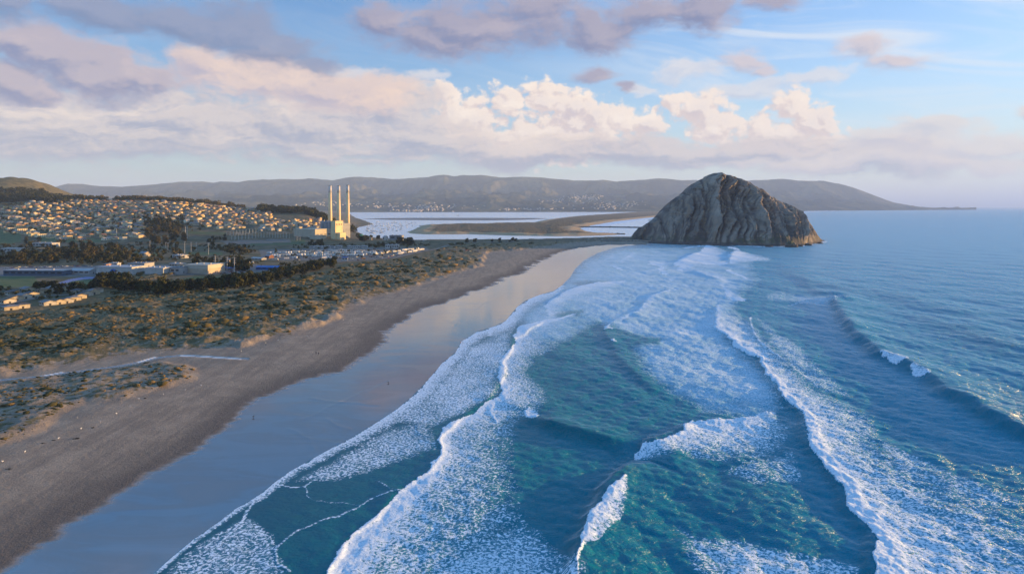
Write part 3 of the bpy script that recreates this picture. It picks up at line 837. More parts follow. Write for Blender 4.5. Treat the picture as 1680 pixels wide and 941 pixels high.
def make_sea():
    prow = np.concatenate([np.arange(1010, 620, -1.25), np.arange(620, 352, -0.9)])
    ys = FOC * H_CAM / (prow - HOR)
    ys = np.concatenate([ys, np.geomspace(ys[-1] * 1.06, 150000, 46)])
    us = np.arange(-0.72, 1.0, 1.45 / FOC)
    Y, Uu = np.meshgrid(ys, us, indexing='ij')
    X = Uu * Y
    x, y = X.ravel(), Y.ravel()
    d_f = sdist(x, y, w_front)                       # + on the beach side
    d_f = np.where(x / y > 0.205, -np.abs(d_f), d_f)
    near = sstep(y, 9000, 1200)
    bayside = (d_f > 0) & (y > 1000) & (x / y < 0.20)
    off = np.where(bayside, 3.0, np.maximum(-d_f, 0))
    # open swell and chop, crests roughly parallel to the beach
    z = np.zeros(len(x))
    cell = y * y / (FOC * H_CAM) * 1.25               # row spacing; drop waves the mesh cannot carry
    r2 = np.random.default_rng(3)
    for lam, amp, n in ((95, 0.34, 3), (52, 0.20, 4), (27, 0.15, 6), (14, 0.16, 8), (7.5, 0.11, 9), (4.2, 0.06, 9)):
        for k in range(n):
            a = R(200) + r2.normal(0, 0.42 if lam > 20 else 0.75)
            l = lam * r2.uniform(0.75, 1.3)
            kx, ky = math.cos(a) * 2 * math.pi / l, math.sin(a) * 2 * math.pi / l
            ly = l / max(abs(math.sin(a)), 0.15)
            fade = sstep(ly / cell, 2.0, 4.5)
            ph = kx * x + ky * y + r2.uniform(0, 6.28) + 2.2 * perlin(x / (l * 3.1), y / (l * 3.1), 300 + k)
            s = np.sin(ph)
            z += amp / math.sqrt(n) * fade * (s + 0.25 * np.cos(2 * ph))
    depth = sstep(off, 2, 120)
    z *= (0.10 + 0.90 * depth) * np.where(bayside, 0.06, 1.0)
    shore_calm = sstep(off, 0, 25)
    face = np.zeros(len(x))
    px1, py1 = px_of(x, y, 0.0)
    for i, (pl, H, wf, wb) in enumerate(CRESTS):
        ln = line_w(pl)
        bb = (px1 > min(p[0] for p in pl) - 420) & (px1 < max(p[0] for p in pl) + 420) & (py1 > min(p[1] for p in pl) - 60) & (py1 < max(p[1] for p in pl) + 160)
        if not bb.any(): continue
        xs, ys_ = x[bb], y[bb]
        jx = xs + 1.2 * perlin(xs / 6, ys_ / 9, 410 + i) + 3 * perlin(xs / 25, ys_ / 30, 430 + i)
        s = sdist(jx, ys_, ln)                         # lines run towards us: seaward is on their left
        if i == 6: s = -s
        if i in (7, 8, 9, 18, 19) : pass
        # fade at the ends
        e = np.minimum(np.hypot(xs - ln[0][0], ys_ - ln[0][1]), np.hypot(xs - ln[-1][0], ys_ - ln[-1][1]))
        e = sstep(e, 0, 14 + 0.02 * ys_)
        sea_side = s * (1 if _seaward(ln) else -1)
        h = np.where(sea_side < 0, np.exp(-(sea_side / wf) ** 2), np.exp(-np.abs(sea_side / wb) ** 1.4))
        z[bb] += H * h * e * (0.75 + 0.5 * perlin(xs / 30, ys_ / 30, 450 + i) + 0.25)
        trough = np.exp(-((sea_side + wf * 2.6) / (wf * 1.6)) ** 2) * e
        z[bb] -= 0.07 * H * trough
        face[bb] = np.maximum(face[bb], np.where((sea_side < wf) & (sea_side > -wf * 2.2), e * min(1, H / 1.6) * np.exp(-((sea_side + wf * 0.6) / (wf * 1.2)) ** 2), 0))
    # foam
    amp = np.clip(y / 330, 0.6, 4)
    wx = x + amp * (1.9 * fbm2(x / 4, y / 5, 4, 201, 0.65) + 3.6 * fbm2(x / 17, y / 24, 3, 202))
    wy = y + amp * (3.6 * fbm2(x / 4, y / 5, 4, 203, 0.65) + 7.0 * fbm2(x / 17, y / 24, 3, 204))
    P_, Q_ = px_of(wx, wy, 0.0)
    foam = np.zeros(len(x))
    for poly, soft, val in POOLS[:3]: foam = np.maximum(foam, pool(P_, Q_, poly, soft, val))
    film = sstep(foam, 0.05, 0.5)
    for poly, soft, val in POOLS[3:]: foam = np.maximum(foam, pool(P_, Q_, poly, soft, val))
    for poly, soft, val in HOLES: foam = foam * (1 - pool(P_, Q_, poly, soft, val)); film = film * (1 - pool(P_, Q_, poly, soft, val))
    patch = fbm2(x / 34, y / 60, 4, 211, 0.6)
    foam = foam * (1 + 0.75 * patch)
    bands = np.zeros(len(x))
    for bi, (ld, tr, pw, st) in enumerate(BANDS):
        b_ = band(P_, Q_, ld, tr, pw, st)
        if bi < 4: b_ = np.where(b_ > 0, b_ * (0.66, 0.74, 0.80, 1.0)[bi] + 0.5 * sstep(b_, 0.86, 0.98), 0)   # a bright rim, thinner foam behind
        bands = np.maximum(bands, b_)
    bands = np.minimum(bands, 1.05)
    z += depth * (np.clip(bands, 0, 1) * (0.20 + 0.25 * fbm2(x / 2.2, y / 3.0, 3, 221, 0.65)) + 0.7 * sstep(bands, 0.6, 0.95) * (0.6 + 1.2 * fbm2(x / 3.5, y / 5, 3, 225, 0.6))) * np.clip(1.4 - cell / 3, 0.0, 1)
    foam = np.maximum(foam, bands)
    for pl, wd, val in THIN:
        dd = np.abs(sdist(x + 1.2 * perlin(x / 5, y / 7, 230), y + 1.5 * perlin(x / 5, y / 7, 231), line_w(pl)))
        foam = np.maximum(foam, np.exp(-(dd / (wd * (0.5 + y / 500))) ** 2) * val * np.clip(0.85 + 0.9 * perlin(x / 16, y / 24, 233), 0.25, 1.1))
        z += 0.06 * np.exp(-(dd / 0.7) ** 2) * (y < 600)
    # surf round the foot of the rock
    rk = line_w([(1205, 402.6), (1240, 403.6), (1280, 404), (1300, 404.4), (1330, 400.5), (1352, 396)])
    dr = np.abs(sdist(wx, wy, rk))
    foam = np.maximum(foam, (1 - sstep(dr, 2, 20)) * (0.75 + 0.6 * perlin(x / 14, y / 30, 240)))
    # surf on the ocean side of the spit, and the far beach
    for pl, wd in (([(951, 375.5), (974, 370), (1010, 364.2), (1060, 358.6), (1130, 351)], 60), ([(975, 373), (1000, 368), (1040, 362)], 30), ([(1316, 347.3), (1345, 346.4), (1390, 345.2), (1430, 344.2), (1480, 343)], 170), ([(950, 376), (975, 379), (1000, 382)], 22)):
        dd = np.abs(sdist(wx, wy, line_w(pl)))
        foam = np.maximum(foam, (1 - sstep(dd, wd * 0.3, wd * 1.4)) * 0.85)
    z = z * np.where(d_f > -60, np.minimum(1, 0.12 + 0.88 * shore_calm), 1.0)
    z = np.where(d_f > 0, np.minimum(z, 0.0) - 0.02 * np.clip(d_f, 0, 2), z) + 0.012
    swash = (1 - sstep(off, 0, 60)) * (~bayside)
    attrs = dict(foam=foam, face=face, film=film, shallow=1 - sstep(off, 0, 260), swash=swash, bay=bayside.astype(float))
    keep = (d_f < 4) | (y > 1500)
    v, f, attrs = keep_faces(np.stack([x, y, z], 1), grid_faces(*X.shape), keep, attrs)
    return mesh_np('sea', v, f, mat_sea(), smooth=True, attrs=attrs)


def _seaward(ln):
    """True when the open sea (towards +X) lies on the left of the line"""
    d = ln[-1] - ln[0]
    return (-d[1]) > 0


def mat_sea():
    m, T = new_mat('sea_material')
    P = T.n('ShaderNodeNewGeometry').outputs['Position']
    foam, face, sh, sw, bay, film = (T.attr(k) for k in ('foam', 'face', 'shallow', 'swash', 'bay', 'film'))
    deep = T.mix(T.noise(P, 0.012, 4, 0.6), (0.0, 0.195, 0.310), (0.0, 0.250, 0.375))
    surfz = T.mix(T.noise(P, 0.03, 4, 0.6), (0.0, 0.128, 0.162), (0.0, 0.180, 0.212))
    c = T.mix(T.mul(sh, 0.9), deep, surfz)
    c = T.mix(T.mul(sw, 0.75), c, (0.020, 0.095, 0.140))
    c = T.mix(T.mul(face, 0.35), c, (0.0, 0.070, 0.075))
    # foam: a lace of small holes that closes up where there is more of it
    warp = T.v('ADD', P, T.v('SCALE', T.xyz(T.noise(P, 0.35, 3, 0.6), T.noise(T.v('ADD', P, (31, 7, 0)), 0.35, 3, 0.6)), 2.4))
    cells = T.vor(warp, 0.80, 'F1', None, 1.5)
    n1 = T.noise(warp, 1.05, 6, 0.66)
    n2 = T.noise(T.v('MULTIPLY', P, (0.07, 0.07, 1)), 1.0, 5, 0.6)
    n3 = T.noise(T.v('MULTIPLY', P, (0.16, 0.22, 1)), 1.0, 6, 0.64, 0.6)
    lace = T.add(T.mul(T.sub(n1, 0.5), 2.6), T.add(T.mul(T.sub(cells, 0.42), 0.45), T.add(T.mul(T.sub(n2, 0.5), 0.35), T.mul(T.sub(n3, 0.5), 0.55))))
    fv = T.add(foam, T.mul(lace, T.ss(foam, 0.0, 0.25)))
    F = T.mul(T.ss(fv, T.mad(film, -0.10, 0.46), T.mad(film, 0.40, 0.80)), T.ss(foam, 0.03, 0.14))
    F = T.mul(F, T.mad(film, T.ss(foam, 0.5, 0.9, -0.30, 0.0), 1.0))
    fc = T.mix(T.ss(n1, 0.35, 0.65), (0.50, 0.63, 0.75), (0.74, 0.83, 0.92))
    milky = T.mul(T.ss(T.add(foam, T.mul(T.sub(n3, 0.5), 0.35)), 0.05, 0.60), T.mad(film, 0.50, 0.28))
    c = T.mix(milky, c, (0.20, 0.48, 0.66))
    # ripples
    w1 = T.noise(T.v('MULTIPLY', P, (0.55, 0.85, 1)), 1.0, 5, 0.62, 0.4)
    w2 = T.noise(T.v('MULTIPLY', P, (0.13, 0.22, 1)), 1.0, 5, 0.60, 0.3)
    w3 = T.noise(T.v('MULTIPLY', P, (0.022, 0.034, 1)), 1.0, 4, 0.55)
    calm = T.m('SUBTRACT', 1.0, T.mul(T.m('MAXIMUM', bay, T.mul(sw, 0.8)), 0.85))
    h = T.add(T.mul(w1, 0.75), T.add(T.mul(w2, 2.0), T.mul(w3, 2.4)))
    hf = T.mul(h, calm)
    n_w = T.bump(hf, 1.0, 1.0)
    n_f = T.bump(T.mul(n1, 0.30), 0.8, 1.0)
    # water: body colour under a sheet of sky reflection, held back at grazing angles where the small waves hide each other
    dif = T.n('ShaderNodeBsdfDiffuse'); T.put(dif.inputs['Color'], c); T.put(dif.inputs['Normal'], n_w)
    glo = T.n('ShaderNodeBsdfGlossy'); T.put(glo.inputs['Color'], (0.93, 0.97, 1.0)); glo.inputs['Roughness'].default_value = 0.27; T.put(glo.inputs['Normal'], n_w)
    fre = T.n('ShaderNodeFresnel'); fre.inputs['IOR'].default_value = 1.33
    f_ = fre.outputs[0]
    f_ = T.mul(T.mul(f_, T.mad(f_, T.mad(f_, -0.85, 0.85), 0.46)), T.mad(bay, 0.9, 1.0))
    wmx = T.n('ShaderNodeMixShader'); T.put(wmx.inputs[0], f_); T.t.links.new(dif.outputs[0], wmx.inputs[1]); T.t.links.new(glo.outputs[0], wmx.inputs[2])
    wat = wmx.outputs[0]
    fo = T.bsdf(fc, 0.85, n_f, Specular_IOR_Level=0.1)
    mx = T.n('ShaderNodeMixShader')
    T.put(mx.inputs[0], F); T.t.links.new(wat, mx.inputs[1]); T.t.links.new(fo, mx.inputs[2])
    T.out(mx.outputs[0])
    return m


sea = tag(make_sea(), kind='structure')

# ---------------------------------------------------------------- building blocks
class MB:
    def __init__(self):
        self.v = []; self.f = []; self.mi = []

    def _add(self, vs, fs, mi=0):
        b = len(self.v)
        self.v += [tuple(p) for p in vs]
        self.f += [[b + i for i in f] for f in fs]
        self.mi += [mi] * len(fs)
        return self

    def box(self, x0, x1, y0, y1, z0, z1, mi=0):
        vs = [(x0, y0, z0), (x1, y0, z0), (x1, y1, z0), (x0, y1, z0), (x0, y0, z1), (x1, y0, z1), (x1, y1, z1), (x0, y1, z1)]
        return self._add(vs, [(0, 3, 2, 1), (4, 5, 6, 7), (0, 1, 5, 4), (1, 2, 6, 5), (2, 3, 7, 6), (3, 0, 4, 7)], mi)

    def gable(self, x0, x1, y0, y1, z0, z1, t=0.25, mi=0):
        """pitched roof slab, ridge along x"""
        ym = (y0 + y1) / 2
        vs = []
        for x in (x0, x1):
            vs += [(x, y0, z0), (x, ym, z1), (x, y1, z0), (x, y1, z0 - t), (x, ym, z1 - t), (x, y0, z0 - t)]
        fs = [(0, 1, 4, 5), (1, 2, 3, 4), (6, 11, 10, 7), (7, 10, 9, 8), (0, 6, 7, 1), (1, 7, 8, 2), (2, 8, 9, 3), (3, 9, 10, 4), (4, 10, 11, 5), (5, 11, 6, 0)]
        return self._add(vs, fs, mi)

    def gable_wall(self, x0, x1, y0, y1, z0, z1, z2, mi=0):
        """walls with pointed ends"""
        ym = (y0 + y1) / 2
        vs = [(x0, y0, z0), (x1, y0, z0), (x1, y1, z0), (x0, y1, z0), (x0, y0, z1), (x1, y0, z1), (x1, y1, z1), (x0, y1, z1), (x0, ym, z2), (x1, ym, z2)]
        fs = [(0, 3, 2, 1), (0, 1, 5, 4), (2, 3, 7, 6), (1, 2, 6, 9, 5), (3, 0, 4, 8, 7), (4, 5, 9, 8), (6, 7, 8, 9)]
        return self._add(vs, fs, mi)

    def hip(self, x0, x1, y0, y1, z0, z1, t=0.25, mi=0):
        ym = (y0 + y1) / 2; h = (y1 - y0) * 0.42
        vs = [(x0, y0, z0 - t), (x1, y0, z0 - t), (x1, y1, z0 - t), (x0, y1, z0 - t), (x0, y0, z0), (x1, y0, z0), (x1, y1, z0), (x0, y1, z0), (x0 + h, ym, z1), (x1 - h, ym, z1)]
        fs = [(0, 3, 2, 1), (0, 1, 5, 4), (1, 2, 6, 5), (2, 3, 7, 6), (3, 0, 4, 7), (4, 5, 9, 8), (5, 6, 9), (6, 7, 8, 9), (7, 4, 8)]
        return self._add(vs, fs, mi)

    def tube(self, pts, rads, n=10, mi=0, cap=True):
        rings = []
        for (p, r) in zip(pts, rads):
            rings.append([(p[0] + r * math.cos(2 * math.pi * i / n), p[1] + r * math.sin(2 * math.pi * i / n), p[2]) for i in range(n)])
        vs = [q for ring in rings for q in ring]
        fs = []
        for k in range(len(rings) - 1):
            for i in range(n):
                j = (i + 1) % n
                fs.append((k * n + i, k * n + j, (k + 1) * n + j, (k + 1) * n + i))
        if cap:
            fs.append(tuple(range(n))[::-1]); fs.append(tuple((len(rings) - 1) * n + i for i in range(n)))
        return self._add(vs, fs, mi)

    def bar(self, a, b, w=0.2, mi=0):
        a = Vector(a); b = Vector(b); d = (b - a).normalized()
        s = d.cross(Vector((0, 0, 1)))
        if s.length < 1e-3: s = Vector((1, 0, 0))
        s = s.normalized() * w / 2; t = d.cross(s).normalized() * w / 2
        vs = [a - s - t, a + s - t, a + s + t, a - s + t, b - s - t, b + s - t, b + s + t, b - s + t]
        return self._add(vs, [(0, 3, 2, 1), (4, 5, 6, 7), (0, 1, 5, 4), (1, 2, 6, 5), (2, 3, 7, 6), (3, 0, 4, 7)], mi)

    def mesh(self, name, mats, smooth=False):
        me = bpy.data.meshes.new(name)
        me.from_pydata(self.v, [], self.f)
        for m in (mats if isinstance(mats, (list, tuple)) else [mats]): me.materials.append(m)
        me.polygons.foreach_set('material_index', self.mi)
        if smooth: me.polygons.foreach_set('use_smooth', [True] * len(self.f))
        me.update()
        return me

    def build(self, name, mats, parent=None, smooth=False):
        o = bpy.data.objects.new(name, self.mesh(name, mats, smooth)); col.objects.link(o)
        if parent is not None: o.parent = parent
        return o


def place(name, me, loc, rz=0.0, sc=1.0, parent=None):
    o = bpy.data.objects.new(name, me); col.objects.link(o)
    o.location = loc; o.rotation_euler = (0, 0, rz)
    o.scale = (sc, sc, sc) if not hasattr(sc, '__len__') else sc
    if parent is not None: o.parent = parent
    return o


def empty(name, loc, rz=0.0):
    o = bpy.data.objects.new(name, None); col.objects.link(o)
    o.location = loc; o.rotation_euler = (0, 0, rz)
    o.empty_display_size = 0.5
    return o


def copy_tree(o, parent=None):
    c = o.copy(); col.objects.link(c)
    if parent is not None: c.parent = parent
    for ch in list(o.children): copy_tree(ch, c)
    return c


def paint(name, a, b=None, rough=0.7, scale=0.6, spec=0.3, stretch=(1, 1, 1), metal=0.0):
    """plain paint or plaster with weathering"""
    m, T = new_mat(name)
    tc = T.n('ShaderNodeTexCoord').outputs['Object']
    b = b or tuple(v * 0.72 for v in a)
    n = T.noise(T.v('MULTIPLY', tc, stretch), scale, 5, 0.62, dim='3D')
    c = T.mix(T.ss(n, 0.38, 0.68), a, b)
    T.out(T.bsdf(c, rough, None, Specular_IOR_Level=spec, Metallic=metal))
    return m


def per_object(name, cols_, rough=0.75, spec=0.2):
    """one paint, a tint of its own for each object"""
    m, T = new_mat(name)
    r = T.n('ShaderNodeObjectInfo').outputs['Random']
    n = len(cols_)
    c = T.ramp(r, [((i + 0.0) / n, cc) for i, cc in enumerate(cols_)], 'CONSTANT')
    tc = T.n('ShaderNodeTexCoord').outputs['Object']
    c = T.mix(T.mul(T.ss(T.noise(tc, 0.8, 4, 0.6, dim='3D'), 0.4, 0.7), 0.25), c, (0.12, 0.11, 0.10))
    T.out(T.bsdf(c, rough, None, Specular_IOR_Level=spec))
    return m


M_glass = paint('window_glass', (0.03, 0.035, 0.045), (0.05, 0.055, 0.065), 0.12, 0.5, 0.6)
M_dark = paint('dark_metal', (0.05, 0.05, 0.055), None, 0.5)
M_steel = paint('grey_steel', (0.36, 0.36, 0.36), (0.26, 0.26, 0.265), 0.5)
M_white = paint('white_paint', (0.78, 0.78, 0.76), (0.62, 0.61, 0.58), 0.5)
M_rubber = paint('rubber', (0.02, 0.02, 0.022), None, 0.8)

# ---------------------------------------------------------------- the great rock
RIDGE = [(1038, 390.5), (1042, 387), (1051, 373), (1069, 362), (1083, 350), (1098, 332.5), (1108, 325), (1119, 317), (1129, 306), (1141, 299), (1152, 293), (1160, 288), (1167, 285), (1174, 283.4), (1181, 283), (1190, 286), (1201, 289.5),
         (1212, 293), (1222, 297), (1231, 300), (1240, 306), (1252, 311), (1262, 321), (1274, 328), (1286, 333), (1297, 338), (1305, 341), (1312, 347), (1319, 353), (1326, 361), (1331, 368), (1336, 377), (1341, 385), (1346, 391), (1352, 396.5)]
BASE = [(1036, 391.2), (1042, 393), (1068, 396.5), (1095, 398.6), (1120, 399.6), (1145, 400.2), (1165, 400.6), (1182, 401), (1207, 402.4), (1235, 403.2), (1258, 403.8), (1280, 404.2), (1300, 404), (1318, 402.4), (1333, 400.4), (1343, 398.6), (1354, 397)]


def make_rock():
    Yr = 1850.0
    nc, nf, nb = 620, 300, 50
    rd = np.array(RIDGE, float); bs = np.array(BASE, float)

    def arc(a, n):
        d = np.r_[0, np.cumsum(np.hypot(np.diff(a[:, 0]), np.diff(a[:, 1]) * 0.3))]
        s = np.linspace(0, d[-1], n)
        return np.interp(s, d, a[:, 0]), np.interp(s, d, a[:, 1])
    rpx, rpy = arc(rd, nc)
    bpx = np.interp(np.linspace(0, 1, nc), (rd[:, 0] - rd[0, 0]) / (rd[-1, 0] - rd[0, 0]), rd[:, 0])
    bpx = bs[0, 0] + (rpx - rd[0, 0]) / (rd[-1, 0] - rd[0, 0]) * (bs[-1, 0] - bs[0, 0])
    bpy_ = np.interp(bpx, bs[:, 0], bs[:, 1])
    zr = H_CAM + (HOR - rpy) * Yr / FOC
    zr = np.maximum(zr, 1.0)
    xr = (rpx - 840) / FOC * Yr
    yb = FOC * H_CAM / (bpy_ - HOR); xb = (bpx - 840) / FOC * yb
    yb = np.minimum(yb, Yr - 12)
    rows = []
    v = np.linspace(0, 1, nf)
    for k, t in enumerate(v):
        g = 1 - (1 - t) ** 1.28
        rows.append(np.stack([xb * (1 - t) + xr * t, yb * (1 - t) + Yr * t, zr * g - 1.5 * (1 - t), np.full(nc, t)], 1))
    for t in np.linspace(0, 1, nb + 1)[1:]:
        rows.append(np.stack([xr * (1 - 0.05 * t), np.full(nc, Yr) + t * (200 * np.clip(zr / 90, 0.05, 1)), zr * (1 - t ** 1.5) - 2 * t, np.full(nc, 1 + t)], 1))
    A = np.concatenate(rows)
    x, y, z, t = A.T
    # slabs and gullies that run down the face, leaning to the left
    fade = np.sin(np.pi * np.clip(t, 0, 1) * 0.5 + 0.0) * np.where(t > 1, 0.6, 1)
    env = sstep(z, 2, 30) * (0.50 + 0.50 * (1 - sstep(t, 0.85, 1.0)))
    zz = np.maximum(z, 0)
    sx = x - zz * 0.36 + 9 * perlin(x / 45, zz / 40, 502)
    sx = sx + 22 * perlin(x / 70, zz / 75, 503) + 9 * perlin(x / 28, zz / 30, 504)
    rib = np.abs(perlin(sx / 29, zz / 260, 500)) * 1.9 + 0.0
    rib2 = np.abs(perlin(sx / 15 + 3, zz / 110, 510)) * 1.9
    rib3 = np.abs(perlin(sx / 6.5 + 9, zz / 42, 515)) * 1.9
    blocky = fbm2(x / 30 + 0.3 * y / 30, zz / 24, 4, 520, 0.6)
    big = fbm2(x / 110, zz / 300, 3, 530)
    ledge = fbm2(x / 60 + zz / 90, (zz + 0.25 * x) / 16, 3, 545, ridged=True)
    out = (34 * rib) * (0.55 + 0.9 * sstep(fbm2(x / 70, zz / 70, 3, 547), -.25, .25)) + 22 * (ledge - .1) + 16 * rib2 * (0.5 + rib) + 5.0 * rib3 + 14.0 * blocky + 34 * big - 10
    # right-hand shoulder: rough, more broken
    rough_r = sstep(x, 560, 700)
    out = out * (1 - 0.25 * rough_r) + rough_r * 12 * fbm2(x / 18, zz / 20, 5, 540, 0.62)
    gully_shade = np.maximum(1 - sstep(rib, 0.04, 0.26), 0.8 * (1 - sstep(rib2, 0.03, 0.20)))  # relief mask for the shade painted into the gullies
    crest = sstep(rib, 0.35, 0.95) * (0.5 + 0.5 * sstep(rib2, 0.2, 0.7))  # relief mask for the light painted on the rib crests
    y2 = y - out * env * (0.55 + 0.45 * sstep(z, 10, 60)) * np.where(t <= 1, 1, 0.3)
    x2 = x + 0.20 * out * env * (1 - sstep(t, 0.75, 1.0))
    z2 = z + (5.5 * fbm2(x / 13, y / 13, 4, 550) + 0.25 * out * env * (1 - sstep(t, 0.7, 0.97))) * sstep(z, 3, 30)
    pv = np.stack([x2, y2, z2], 1)
    m, T = new_mat('rock_face')
    P = T.n('ShaderNodeNewGeometry')
    pos, nrm = P.outputs['Position'], P.outputs['Normal']
    px_, py_, pz_ = T.sep(pos)[:3]
    q = T.xyz(T.mad(pz_, -0.36, px_), py_, T.mul(pz_, 0.22))
    s1 = T.noise(q, 0.030, 7, 0.62, dim='3D'); s2 = T.noise(q, 0.10, 6, 0.64, dim='3D'); s3 = T.noise(pos, 0.05, 6, 0.6, dim='3D')
    c = T.mix(T.ss(s1, 0.35, 0.65), (0.11, 0.098, 0.087), (0.30, 0.250, 0.20))
    c = T.mix(T.mul(T.ss(s2, 0.54, 0.62), 0.60), c, (0.075, 0.068, 0.064))
    c = T.mix(T.mul(T.ss(s3, 0.50, 0.62), 0.55), c, (0.30, 0.21, 0.13))
    up = T.sep(nrm)[2]
    low = T.ss(pz_, 8, 34, 1.0, 0.0)
    gm = T.add(T.mul(low, 0.66), T.mul(T.ss(up, 0.55, 0.95), 0.50))
    gm = T.mul(T.ss(T.add(gm, T.mul(T.sub(T.noise(pos, 0.045, 6, 0.65, dim='3D'), 0.5), 1.6)), 0.50, 0.78), T.ss(pz_, 3, 9))
    gm = T.mul(gm, T.ss(px_, 640, 760, 1.0, 0.45))
    c = T.mix(T.mul(gm, 0.88), c, T.mix(s2, (0.028, 0.042, 0.018), (0.075, 0.085, 0.035)))
    c = T.mix(T.mul(T.ss(pz_, 2.0, 7.0, 1.0, 0.0), 0.85), c, (0.028, 0.026, 0.025))
    c = T.mix(T.mul(T.mul(T.attr('gully_shade'), T.ss(s1, 0.28, 0.48)), 0.85), c, (0.038, 0.035, 0.032))  # shade of the gullies, put into the rock colour
    c = T.mix(T.mul(T.mul(T.attr('crest'), T.ss(s2, 0.38, 0.55)), 0.65), c, (0.40, 0.325, 0.255))  # rib crests painted paler, as if they caught more light
    guano = T.mul(T.ss(T.noise(pos, 0.09, 4, 0.6, dim='3D'), 0.62, 0.70), T.ss(pz_, 60, 8))
    c = T.mix(T.mul(guano, T.mul(T.ss(px_, 600, 680), 0.35)), c, (0.55, 0.53, 0.50))
    T.out(T.bsdf(c, 0.9, T.bump(T.add(T.mul(s2, 2.0), T.mul(T.noise(pos, 0.35, 5, 0.6, dim='3D'), 1.2)), 1.0, 1.0), Specular_IOR_Level=0.2))
    o = mesh_np('sea_rock', pv, grid_faces(nf + nb, nc), m, smooth=True, attrs=dict(gully_shade=gully_shade, crest=crest))
    tag(o, 'huge steep dome of grey ribbed rock rising from the surf', 'rock')
    # stacks at its foot
    for (px, py, w, h) in ((1298, 405.2, 13, 14), (1326, 402.4, 9, 5), (1345, 399.6, 8, 4), (1312, 404.0, 7, 4), (1262, 404.6, 8, 4)):
        bx, by, _ = W3(px, py)
        bm = bmesh.new(); bmesh.ops.create_icosphere(bm, subdivisions=4, radius=1.0)
        for vv in bm.verts:
            n = fbm2(np.array([vv.co.x * 1.6 + px]), np.array([vv.co.y * 1.6 + vv.co.z * 1.3]), 4, 560, 0.6)[0]
            vv.co = Vector((vv.co.x * w * (1 + n * 0.7), vv.co.y * w * 0.8 * (1 + n * 0.7), vv.co.z * h * (1 + n * 0.9)))
        for f in bm.faces: f.smooth = True
        me = bpy.data.meshes.new('boulder'); bm.to_mesh(me); bm.free(); me.materials.append(m)
        ob = place('boulder', me, (bx, by, -0.6))
        if h == 14: tag(ob, 'pointed dark boulder standing before the right end of the great rock', 'boulder', 'boulders at the foot of the great rock')
        else: tag(ob, 'low dark boulder awash at the foot of the great rock', 'boulder', 'boulders at the foot of the great rock')
    return m


rock_mat = make_rock()


def blob_field(name, centres, radii, mat, sub=1, flat=0.7, seed=0, amp=0.35, attrs=None, smooth=False):
    """many lumps in one mesh"""
    bm = bmesh.new(); bmesh.ops.create_icosphere(bm, subdivisions=sub, radius=1.0)
    bv = np.array([v.co[:] for v in bm.verts]); bf = np.array([[v.index for v in f.verts] for f in bm.faces]); bm.free()
    n = len(centres); r = np.random.default_rng(seed)
    c = np.asarray(centres, float); rad = np.asarray(radii, float)
    a = r.uniform(0, 2 * np.pi, n)
    nz = 1 + amp * r.normal(0, 1, (n, len(bv)))
    nz = np.clip(nz, 0.45, 1.7)
    st = r.uniform(0.75, 1.35, (n, 1)); hz = flat * r.uniform(0.7, 1.3, (n, 1))
    lx = bv[None, :, 0] * nz * st; ly = bv[None, :, 1] * nz / st; lz = bv[None, :, 2] * nz * hz
    X = (lx * np.cos(a)[:, None] - ly * np.sin(a)[:, None]) * rad[:, None] + c[:, 0:1]
    Yv = (lx * np.sin(a)[:, None] + ly * np.cos(a)[:, None]) * rad[:, None] + c[:, 1:2]
    Z = lz * rad[:, None] + c[:, 2:3]
    V = np.stack([X, Yv, Z], -1).reshape(-1, 3)
    F = (bf[None] + (np.arange(n) * len(bv))[:, None, None]).reshape(-1, 3)
    at = {k: np.repeat(v, len(bv)) for k, v in (attrs or {}).items()}
    return mesh_np(name, V, F, mat, smooth=smooth, attrs=at)


def along(line, n, spread, r):
    L = np.array(line, float); seg = np.hypot(*np.diff(L, axis=0).T); cum = np.r_[0, np.cumsum(seg)]
    s = r.uniform(0, cum[-1], n)
    x = np.interp(s, cum, L[:, 0]); y = np.interp(s, cum, L[:, 1])
    return x + r.normal(0, spread, n), y + r.normal(0, spread, n)


r_ = np.random.default_rng(77)
# loose stone bank between the beach and the rock
ax, ay = along(line_w([(985, 397.6), (1046, 397.2), (1095, 400), (1145, 401.4), (1200, 403)]), 900, 5.0, r_)
M_stone = paint('dark_stone', (0.075, 0.07, 0.066), (0.13, 0.12, 0.11), 0.9, 0.4)
tag(blob_field('stone_bank', np.stack([ax, ay, r_.uniform(-0.5, 3.0, 900)], 1), r_.uniform(1.0, 2.6, 900), M_stone, 1, 0.7, 3), kind='stuff')


def jetty(pts, h, w, label, n):
    ln = line_w(pts)
    o = empty('breakwater', (ln[:, 0].mean(), ln[:, 1].mean(), 0))
    jx, jy = along(ln, n, w * 0.4, r_)
    b = blob_field('stones', np.stack([jx - o.location.x, jy - o.location.y, r_.uniform(-0.3, h * 0.75, n)], 1), r_.uniform(1.4, 3.0, n), M_stone, 1, 0.7, 4)
    b.parent = o; b['kind'] = 'stuff'
    mb = MB()
    for a, c in zip(ln[:-1], ln[1:]):
        d = np.array(c) - np.array(a); nn = np.array([-d[1], d[0]]) / np.hypot(*d) * w / 2
        a0 = np.array(a) - ln.mean(0); c0 = np.array(c) - ln.mean(0)
        mb._add([(*(a0 - nn * 1.8), -2), (*(a0 + nn * 1.8), -2), (*(c0 + nn * 1.8), -2), (*(c0 - nn * 1.8), -2), (*(a0 - nn * .6), h), (*(a0 + nn * .6), h), (*(c0 + nn * .6), h), (*(c0 - nn * .6), h)],
                [(0, 3, 2, 1), (4, 5, 6, 7), (0, 1, 5, 4), (1, 2, 6, 5), (2, 3, 7, 6), (3, 0, 4, 7)])
    mb.build('core', M_stone, o)
    tag(o, label, 'breakwater')


